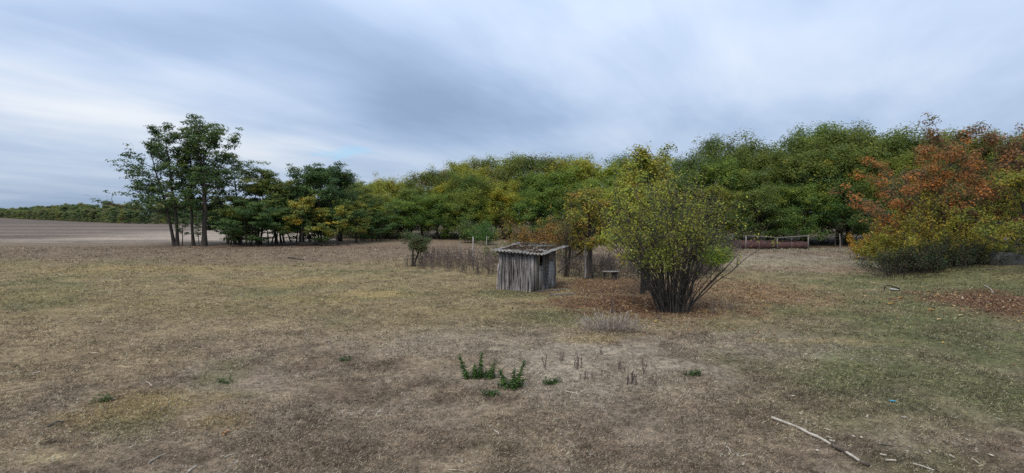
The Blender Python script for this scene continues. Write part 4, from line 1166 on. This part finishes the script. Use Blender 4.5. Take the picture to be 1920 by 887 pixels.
def weeds():
    rng = np.random.default_rng(33)
    M_WEED = mat_noise('dead_stalk', (.065, .048, .040), (.21, .16, .13), 3, (1, 1, 1), .95, 0, world=True)
    # the plot: left bed, and the bed running right behind the shrub
    T = Tubes(3); lv = []
    beds = [(G(770, 499), G(930, 512), 6.5, 300), (G(1040, 518), G(1200, 524), 8.0, 330)]
    for (xa, ya), (xb, yb), dep, n in beds:
        for _ in range(n):
            u = rng.random(); v = rng.random() ** 1.3 * dep
            x = xa + (xb - xa) * u + v * .12; y = ya + (yb - ya) * u + v
            h = rng.uniform(.5, 1.25); dead_plant(rng, T, (x, y, ground_z(x, y) - .03), h, .015, 5)
            for _ in range(4): lv.append((x + rng.normal(0, .10), y + rng.normal(0, .1), ground_z(x, y) + h * rng.uniform(.15, .9)))
    # strip along the path side, towards the pen
    a = np.array(G(1318, 528)); b = np.array(G(1388, 472))
    for _ in range(420):
        u = rng.random() ** 1.1; p = a + (b - a) * u + np.array([-abs(rng.normal(0, .9)), rng.normal(0, .3)])
        h = rng.uniform(.5, 1.25); dead_plant(rng, T, (p[0], p[1], ground_z(*p) - .03), h, .011, 5)
        for _ in range(4): lv.append((p[0] + rng.normal(0, .10), p[1] + rng.normal(0, .1), h * rng.uniform(.2, .9)))
    o = obj('dead_weeds', T.mesh('dead_weeds', M_WEED)); tag(o, 'grey-brown dead weeds filling the plots beside the shed', 'weeds', kind='stuff')
    lv = np.array(lv); c = np.array([(.13, .10, .08), (.19, .15, .12), (.09, .07, .055)])[rng.integers(0, 3, len(lv))]
    o = obj('withered_leaves', leaves_mesh('withered_leaves', lv, .13, .5, c, rng, M_STRAW, 1, .4)); tag(o, 'withered leaves hanging on the dead weeds', 'weed leaves', kind='stuff')
    # single dead clumps along the front of the left plot
    def clump(seed, h, n, rad, rad_=.014):
        r = np.random.default_rng(seed); t = Tubes(4)
        for _ in range(n): dead_plant(r, t, (r.normal(0, rad), r.normal(0, rad), -.03), h * r.uniform(.6, 1.1), rad_, 5)
        return t.mesh('stalks', M_WEED)
    cl = [clump(1, .85, 9, .13), clump(2, .7, 12, .18), clump(3, 1.0, 8, .10)]
    for i, px in enumerate((763, 792, 812, 842, 868, 895, 918)):
        X, Y = G(px, 501 + (px - 763) * .075)
        nm = ('at the foot of the mop-headed tree', 'just past the mop-headed tree', 'third along the front of the weedy plot', 'fourth along the front of the weedy plot',
              'fifth along the front of the weedy plot', 'next but one to the shed wall', 'closest to the pole wall of the shed')[i]
        tag(obj('dead_bush', cl[i % 3], None, (X, Y, ground_z(X, Y)), px), 'dead brown weed clump ' + nm, 'dead weed', 'dead clumps fronting the plot')
    # upright dead stalks standing in the pasture near the shrub
    st = [clump(11, .62, 4, .05), clump(12, .8, 2, .03), clump(13, .55, 6, .07)]
    for px, py, k, s, lab in ((1098, 573, 1, .85, 'thin dead stalk between the shed and the shrub'), (1147, 588, 0, 1.1, 'bunch of upright dead stalks behind the dry grass tussock'),
                              (1131, 566, 1, .8, 'single dead stalk behind the bunch of stalks'), (1188, 568, 0, .8, 'short dead stalks left of the shrub stems'),
                              (1337, 590, 0, .95, 'dead stalks just right of the shrub stems'), (1370, 583, 2, .85, 'stubby dark dead stalks farthest right of the shrub'),
                              (1233, 600, 2, .6, 'short dead stubble right at the shrub foot'), (1634, 525, 1, .75, 'reddish dead stalk beside the dark bramble brush')):
        X, Y = G(px, py); o = obj('dead_stalk', st[k], None, (X, Y, ground_z(X, Y)), px); o.scale = (s, s, s)
        tag(o, lab, 'dead stalk', 'dead stalks around the shrub')
    # dry tussock on the old straw heap
    r = np.random.default_rng(44); T = Tubes(3)
    for _ in range(300):
        a = r.uniform(0, 6.28); rr = math.sqrt(r.random()) * .62; e = r.uniform(.45, 1.4)
        p = path(r, (math.cos(a) * rr * 1.1, math.sin(a) * rr * .7, -.02), (math.cos(a) * math.cos(e) * (.4 + rr), math.sin(a) * math.cos(e) * (.4 + rr), math.sin(e)), r.uniform(.28, .62), 3, -.02, .1)
        T.add(p, np.linspace(.011, .005, 4), False)
    for d, L in (((-.45, .1, 1.0), 1.0), ((-1, .2, .35), 1.05), ((.1, .2, 1), .55)):
        T.add(path(r, (-.1, 0, 0), d, L, 4, 0, .04), np.linspace(.010, .004, 5), False)
    M_TUS = mat_noise('dry_stems', (.15, .115, .09), (.50, .43, .35), 9, (1, 1, 1), .9, 0, world=True)
    X, Y = G(1142, 632); tag(obj('dry_tussock', T.mesh('stems', M_TUS), None, (X, Y, ground_z(X, Y) - .01)), 'spiky pale dry tussock on the old straw heap', 'tussock')
    # small dry sprigs on the heap
    sp = [clump(21, .34, 4, .06), clump(22, .26, 6, .10), clump(23, .42, 2, .04)]
    for i, (px, py, k, s) in enumerate(((1022, 690, 2, 1), (1080, 680, 1, 1), (1128, 662, 2, .9), (1207, 700, 2, 1.0), (1190, 720, 1, 1.1), (1222, 722, 0, .9), (1100, 708, 1, .8), (1052, 672, 0, .7), (1160, 690, 1, .8))):
        lab = ('dry sprig behind the nettles with dark dead leaves', 'low dry sprigs in the middle of the straw heap', 'lone taller dry sprig near the top of the straw heap',
               'tall thin dry sprig at the far side of the straw heap', 'low dry sprigs at the front of the straw heap', 'dark dry sprig at the front edge of the straw heap',
               'short dry sprigs above the smallest nettle tuft', 'short dry sprig upslope of the nettles', 'short dry sprigs below the lone taller sprig')[i]
        X, Y = G(px, py); Z = ground_z(X, Y); X, Y = X * (CAM_H - Z) / CAM_H, Y * (CAM_H - Z) / CAM_H
        o = obj('dry_sprig', sp[k], None, (X, Y, ground_z(X, Y)), i); o.scale = (s, s, s); tag(o, lab, 'dry sprig', 'dry sprigs on the straw heap')


def nettles():
    NG = [(.040, .082, .018), (.060, .110, .024), (.028, .060, .015), (.085, .135, .030)]
    def shoots(seed, spec, bushy, name='leaves'):
        """spec: (x, y, lean x, height) of the tall shoots"""
        r = np.random.default_rng(seed); T = Tubes(4); V = []; Cc = []
        def leaf(p, az, L, dr):
            d = np.array((math.cos(az) * math.cos(dr), math.sin(az) * math.cos(dr), -math.sin(dr))); s = np.array((-math.sin(az), math.cos(az), 0))
            up = np.cross(s, d) * -.0
            W = L * .6
            V.extend([p, p + d * L * .35 + s * W / 2 - np.array((0, 0, .01)), p + d * L, p + d * L * .35 - s * W / 2 - np.array((0, 0, .01))])
            c = np.array(NG[r.integers(0, 4)]) * r.uniform(.8, 1.25); Cc.extend([c] * 4)
        for x, y, lx, h in spec:
            st = path(r, (x, y, -.02), (lx, r.normal(0, .1), 1), h, 6, .0, .06); T.add(st, np.linspace(.007, .003, 7), False)
            n = max(6, int(h / .028))
            for k in range(n):
                q, d = along(st, .12 + .88 * k / n); az = (k % 2) * 1.57 + r.uniform(-.3, .3)
                L = (.19 - .10 * k / n) * r.uniform(.8, 1.2)
                for f in (0, math.pi): leaf(q, az + f, L, r.uniform(.2, .9))
        for k in range(bushy):
            a = r.uniform(0, 6.28); rr = math.sqrt(r.random()) * .24
            x0 = np.mean([s[0] for s in spec]) + math.cos(a) * rr * (1 + .6 * np.std([s[0] for s in spec]) / .2); p = np.array((x0, math.sin(a) * rr * .7, 0)); h = r.uniform(.08, .22)
            T.add(path(r, p, (r.normal(0, .3), r.normal(0, .3), 1), h, 3, 0, .1), np.linspace(.005, .003, 4), False)
            for j in range(7): leaf(p + np.array((r.normal(0, .03), r.normal(0, .03), h * r.uniform(.3, 1.05))), r.uniform(0, 6.28), r.uniform(.05, .10), r.uniform(-.1, .7))
        V = np.array(V)
        return T.mesh('stems', M_LEAFSTEM), mesh_np(name, V, np.arange(len(V)).reshape(-1, 4), M_LEAF, np.array(Cc))
    global M_LEAFSTEM
    M_LEAFSTEM = mat_noise('green_stem', (.05, .08, .03), (.09, .11, .05), 5, (1, 1, 1), .7, 0)
    spec = [((898, 709), shoots(1, [(-.26, 0, -.45, .66), (.0, .05, .05, .72), (.22, 0, .12, .50), (.30, -.02, .2, .38), (-.1, 0, -.1, .40)], 34), 1.0, 'largest green nettle clump with three tall shoots'),
            ((960, 728), shoots(2, [(-.14, .1, -.35, .48), (.05, 0, .38, .72), (.0, 0, .2, .50)], 22), 1.0, 'green nettle with one long leaning shoot next to the largest clump'),
            ((921, 743), shoots(3, [(0, 0, .05, .22), (.05, 0, .2, .2)], 14), .8, 'small green nettle tuft in front of the larger clumps'),
            ((1030, 719), shoots(4, [(0, 0, .1, .16), (.08, 0, .4, .16)], 16), .85, 'low green nettle tuft at the edge of the straw heap'),
            ((1296, 703), shoots(5, [(0, 0, .1, .2), (.12, 0, .5, .22)], 12), .85, 'dark green weed tuft right of the straw heap'),
            ((648, 677), shoots(6, [(0, 0, .1, .12)], 10), .8, 'tiny green tuft alone left of the nettles'),
            ((192, 754), shoots(7, [(0, 0, .1, .12)], 12), .9, 'dark green tuft beside the bare yellow patch'),
            ((425, 718), shoots(8, [(0, 0, .1, .10)], 9), .8, 'small green tuft above the bare yellow patch')]
    for (px, py), (a, b), s, lab in spec:
        s *= .88; X, Y = G(px, py); Z = ground_z(X, Y); X, Y = X * (CAM_H - Z) / CAM_H, Y * (CAM_H - Z) / CAM_H
        t = thing('nettle', lab, 'weed plant', X, Y, 0, 0, 'green weeds in the dry pasture', (s, s, s))
        obj('stems', a, t); obj('leaves', b, t)


weeds()
nettles()


# ================================================================== STICKS AND SCRAPS
def stick(px0, py0, px1, py1, r0, r1, label, mat=M_PALEWOOD, tint=(1, 1, 1), bend=.03, name='stick', n=9, lift=0.0, cat='stick'):
    rng = np.random.default_rng(int(px0 * 7 + py0)); a = np.array(G(px0, py0)); b = np.array(G(px1, py1))
    ts = np.linspace(0, 1, n); xy = a + np.outer(ts, b - a); L = np.linalg.norm(b - a); nrm = np.array((-(b - a)[1], (b - a)[0])) / L
    xy += np.outer(np.sin(ts * math.pi) * bend * L + rng.normal(0, .006, n) * L ** .5, nrm)
    rad = np.linspace(r0, r1, n) * rng.uniform(.9, 1.12, n)
    z = height(xy[:, 0], xy[:, 1]) + rad * .8 + .012 + lift * np.sin(ts * math.pi)
    c = xy.mean(0)
    T = Tubes(7); pts = np.column_stack([xy - c, z]); T.add(pts, rad)
    o = obj(name, T.mesh(name, mat), None, (c[0], c[1], 0)); o.color = (*tint, 1)
    tag(o, label, cat); return o


def scraps():
    x = np.array
    b = stick(1448, 789, 1628, 877, .024, .019, 'long pale barkless branch lying on the ground near the camera', bend=.05, name='fallen_branch', n=14, cat='branch')
    # dark bark left on its thick part and at its end
    me = b.data; vs = np.array([v.co[:] for v in me.vertices]).reshape(14, 7, 3)
    T = Tubes(7)
    ctr = vs.mean(1)
    T.add(ctr[8:11] + np.array((0, 0, .006)), [.020, .030, .021])
    o = obj('bark', T.mesh('bark', M_BARK), b); o.color = (1.8, 1.7, 1.6, 1)
    T = Tubes(7); T.add(ctr[12:14] + np.array((0, 0, .002)), [.021, .028])
    o = obj('bark', T.mesh('bark', M_BARK), b); o.color = (1.8, 1.7, 1.6, 1)
    stick(1712, 876, 1752, 889, .014, .009, 'short pale stick beyond the end of the long branch')
    stick(1644, 839, 1675, 840, .012, .010, 'dark short stick right of the long branch', M_TWIG)
    stick(1660, 866, 1680, 868, .014, .012, 'pale wood splinter beyond the middle of the long branch', tint=(1.1, 1.1, 1.1))
    stick(1649, 857, 1662, 859, .016, .012, 'short thick pale splinter near the end of the long branch', tint=(1.0, 1.0, 1.0))
    stick(1780, 862, 1790, 866, .014, .010, 'pale chip farthest right among the wood chips')
    stick(1822, 867, 1836, 875, .010, .007, 'thin pale splinter in the corner past the chips')
    stick(278, 872, 312, 852, .010, .006, 'thin pale twig in the straw below the yellow patch', tint=(.8, .8, .8))
    stick(420, 862, 446, 854, .010, .006, 'thin twig right of the thin pale twig in the straw', tint=(.8, .8, .8))
    stick(352, 887, 368, 874, .012, .008, 'short pale stick at the bottom edge of the picture')
    stick(90, 806, 118, 796, .018, .010, 'curved dark stick above the small burrow', M_TWIG, bend=-.12, lift=.05)
    stick(60, 706, 76, 701, .012, .010, 'pale straight stick among the grass far left', tint=(1.1, 1.1, 1.1))
    stick(168, 667, 184, 667, .012, .010, 'small white stick lying flat in the dull grass', tint=(1.2, 1.2, 1.2))
    stick(274, 720, 284, 727, .010, .008, 'small pale twig above the bare yellow patch')
    stick(418, 817, 430, 809, .024, .018, 'stub of orange-brown wood in the mauve straw', tint=(.85, .55, .32), name='wood_stub', n=4)
    stick(485, 865, 502, 861, .010, .007, 'pale curved twig at the left of the bottom straw')
    stick(840, 871, 873, 875, .008, .005, 'thin straight straw stalk near the bottom edge', tint=(.9, .85, .75))
    stick(926, 803, 936, 811, .010, .008, 'pale short straw stick right of centre in the foreground')
    stick(1362, 840, 1370, 850, .010, .007, 'pale splinter left of the long branch', tint=(1, 1, 1))
    stick(1545, 807, 1558, 810, .012, .010, 'white splinter just above the long branch', tint=(1.2, 1.2, 1.2))
    stick(1060, 733, 1080, 738, .012, .010, 'pale flat stick in front of the straw heap', tint=(1, .95, .9))
    stick(1845, 545, 1862, 556, .03, .02, 'short pale log end on the brown bank', tint=(.7, .68, .66))
    stick(540, 485, 570, 487, .05, .04, 'dark log lying flat in the middle of the pasture', M_BARK, name='log', n=5, cat='log')
    # wood chips
    rng = np.random.default_rng(77)
    V = [(-.03, -.012, 0), (.032, -.010, 0), (.030, .013, 0), (-.026, .012, 0), (-.028, -.009, .012), (.026, -.008, .010), (.024, .010, .012), (-.024, .010, .010)]
    me = mesh_np('wood_chip', V, [(0, 3, 2, 1), (4, 5, 6, 7), (0, 1, 5, 4), (1, 2, 6, 5), (2, 3, 7, 6), (3, 0, 4, 7)], M_PALEWOOD)
    pts = [(1500, 779), (1556, 823), (1560, 829), (1615, 826), (1680, 828), (1736, 857), (1743, 855), (1700, 852), (1812, 829), (1858, 857), (1502, 779), (1394, 873), (1532, 849),
           (1695, 792), (1626, 788), (1625, 790), (1487, 745), (1510, 664), (1600, 822), (1706, 845)]
    for px, py in pts:
        X, Y = G(px, py); o = obj('wood_chip', me, None, (X, Y, ground_z(X, Y) + .015), rng.uniform(0, 6.28)); s = rng.uniform(.7, 1.6); o.scale = (s, s * rng.uniform(.7, 1.3), s)
        g = rng.uniform(.8, 1.3); o.color = (g, g, g, 1)
        tag(o, 'small pale wood chip scattered around the long branch', 'wood chip', 'wood chips round the branch')
    # bent black tube with a white scrap in it
    X, Y = G(1672, 546)
    t = thing('bent_tube', 'bent black tube standing like a hoop on the green turf', 'tube', X, Y)
    T = Tubes(7); T.add([(-.36, 0, -.03), (-.33, 0, .12), (-.22, 0, .23), (-.05, .0, .22), (.14, 0, .15), (.30, 0, .10), (.36, 0, .0)], [.022, .022, .024, .024, .028, .035, .04])
    obj('tube', T.mesh('tube', M_DARK), t)
    me = boxes_mesh('white_scrap', [((.34, .16, .03), Matrix.Translation((.12, .03, .06)) @ Matrix.Rotation(.12, 4, 'Y')), ], M_WHITE)
    tag(obj('white_scrap', me, None, (X, Y, ground_z(X, Y))), 'white plastic scrap caught under the bent black tube', 'scrap')
    X, Y = G(1673, 759)
    tag(obj('blue_scrap', boxes_mesh('blue_scrap', [((.10, .03, .014), Matrix.Translation((0, 0, .02)) @ Matrix.Rotation(-.5, 4, 'Z'))], M_BLUE), None, (X, Y, ground_z(X, Y) + .01)),
        'small blue plastic scrap on the turf', 'scrap')
    # big curled pale leaves lying on the turf
    V = np.array([(-.11, 0, .0), (-.05, -.05, .03), (.04, -.055, .035), (.11, 0, .01), (.04, .05, .03), (-.05, .045, .035), (0, 0, .008)])
    F = [(0, 1, 6, 6), (1, 2, 6, 6)]
    F = [(0, 1, 6), (1, 2, 6), (2, 3, 6), (3, 4, 6), (4, 5, 6), (5, 0, 6)]
    mats = [mat_noise('curled_leaf', (.36, .22, .08), (.50, .34, .14), 12, (1, 1, 1), .8, .1)]
    me = mesh_np('curled_leaf', V, F, mats[0])
    for px, py, s, c, lab in ((1671, 573, 1.25, (1.1, .95, .6), 'yellow curled leaf nearest below the bent tube'), (1690, 562, 1.3, (.8, .65, .55), 'tan curled leaf just under the bent tube'),
                              (1746, 585, 1.35, (1, .95, .8), 'long yellowish curled leaf on the turf beyond the bent tube'), (1786, 579, 1.1, (1, 1, 1), 'yellow curled leaf towards the brown bank'),
                              (1803, 594, 1.0, (1.2, 1.35, 1.7), 'pale grey curled leaf below the brown bank'), (1762, 602, .9, (1.3, 1.4, 1.8), 'whitish curled leaf in front of the others'),
                              (1622, 557, 1.0, (1.1, 1.1, 1.2), 'pale leaf pair left of the bent tube'), (1908, 604, .8, (1.1, 1.1, 1.1), 'pale leaf at the right edge of the turf'),
                              (1836, 562, .9, (1, .8, .5), 'orange curled leaf on the brown bank')):
        X, Y = G(px, py); o = obj('curled_leaf', me, None, (X, Y, ground_z(X, Y) + .02), px); o.scale = (s, s, s * 1.2); o.color = (*c, 1)
        tag(o, lab, 'leaf', 'large curled leaves on the turf')


scraps()
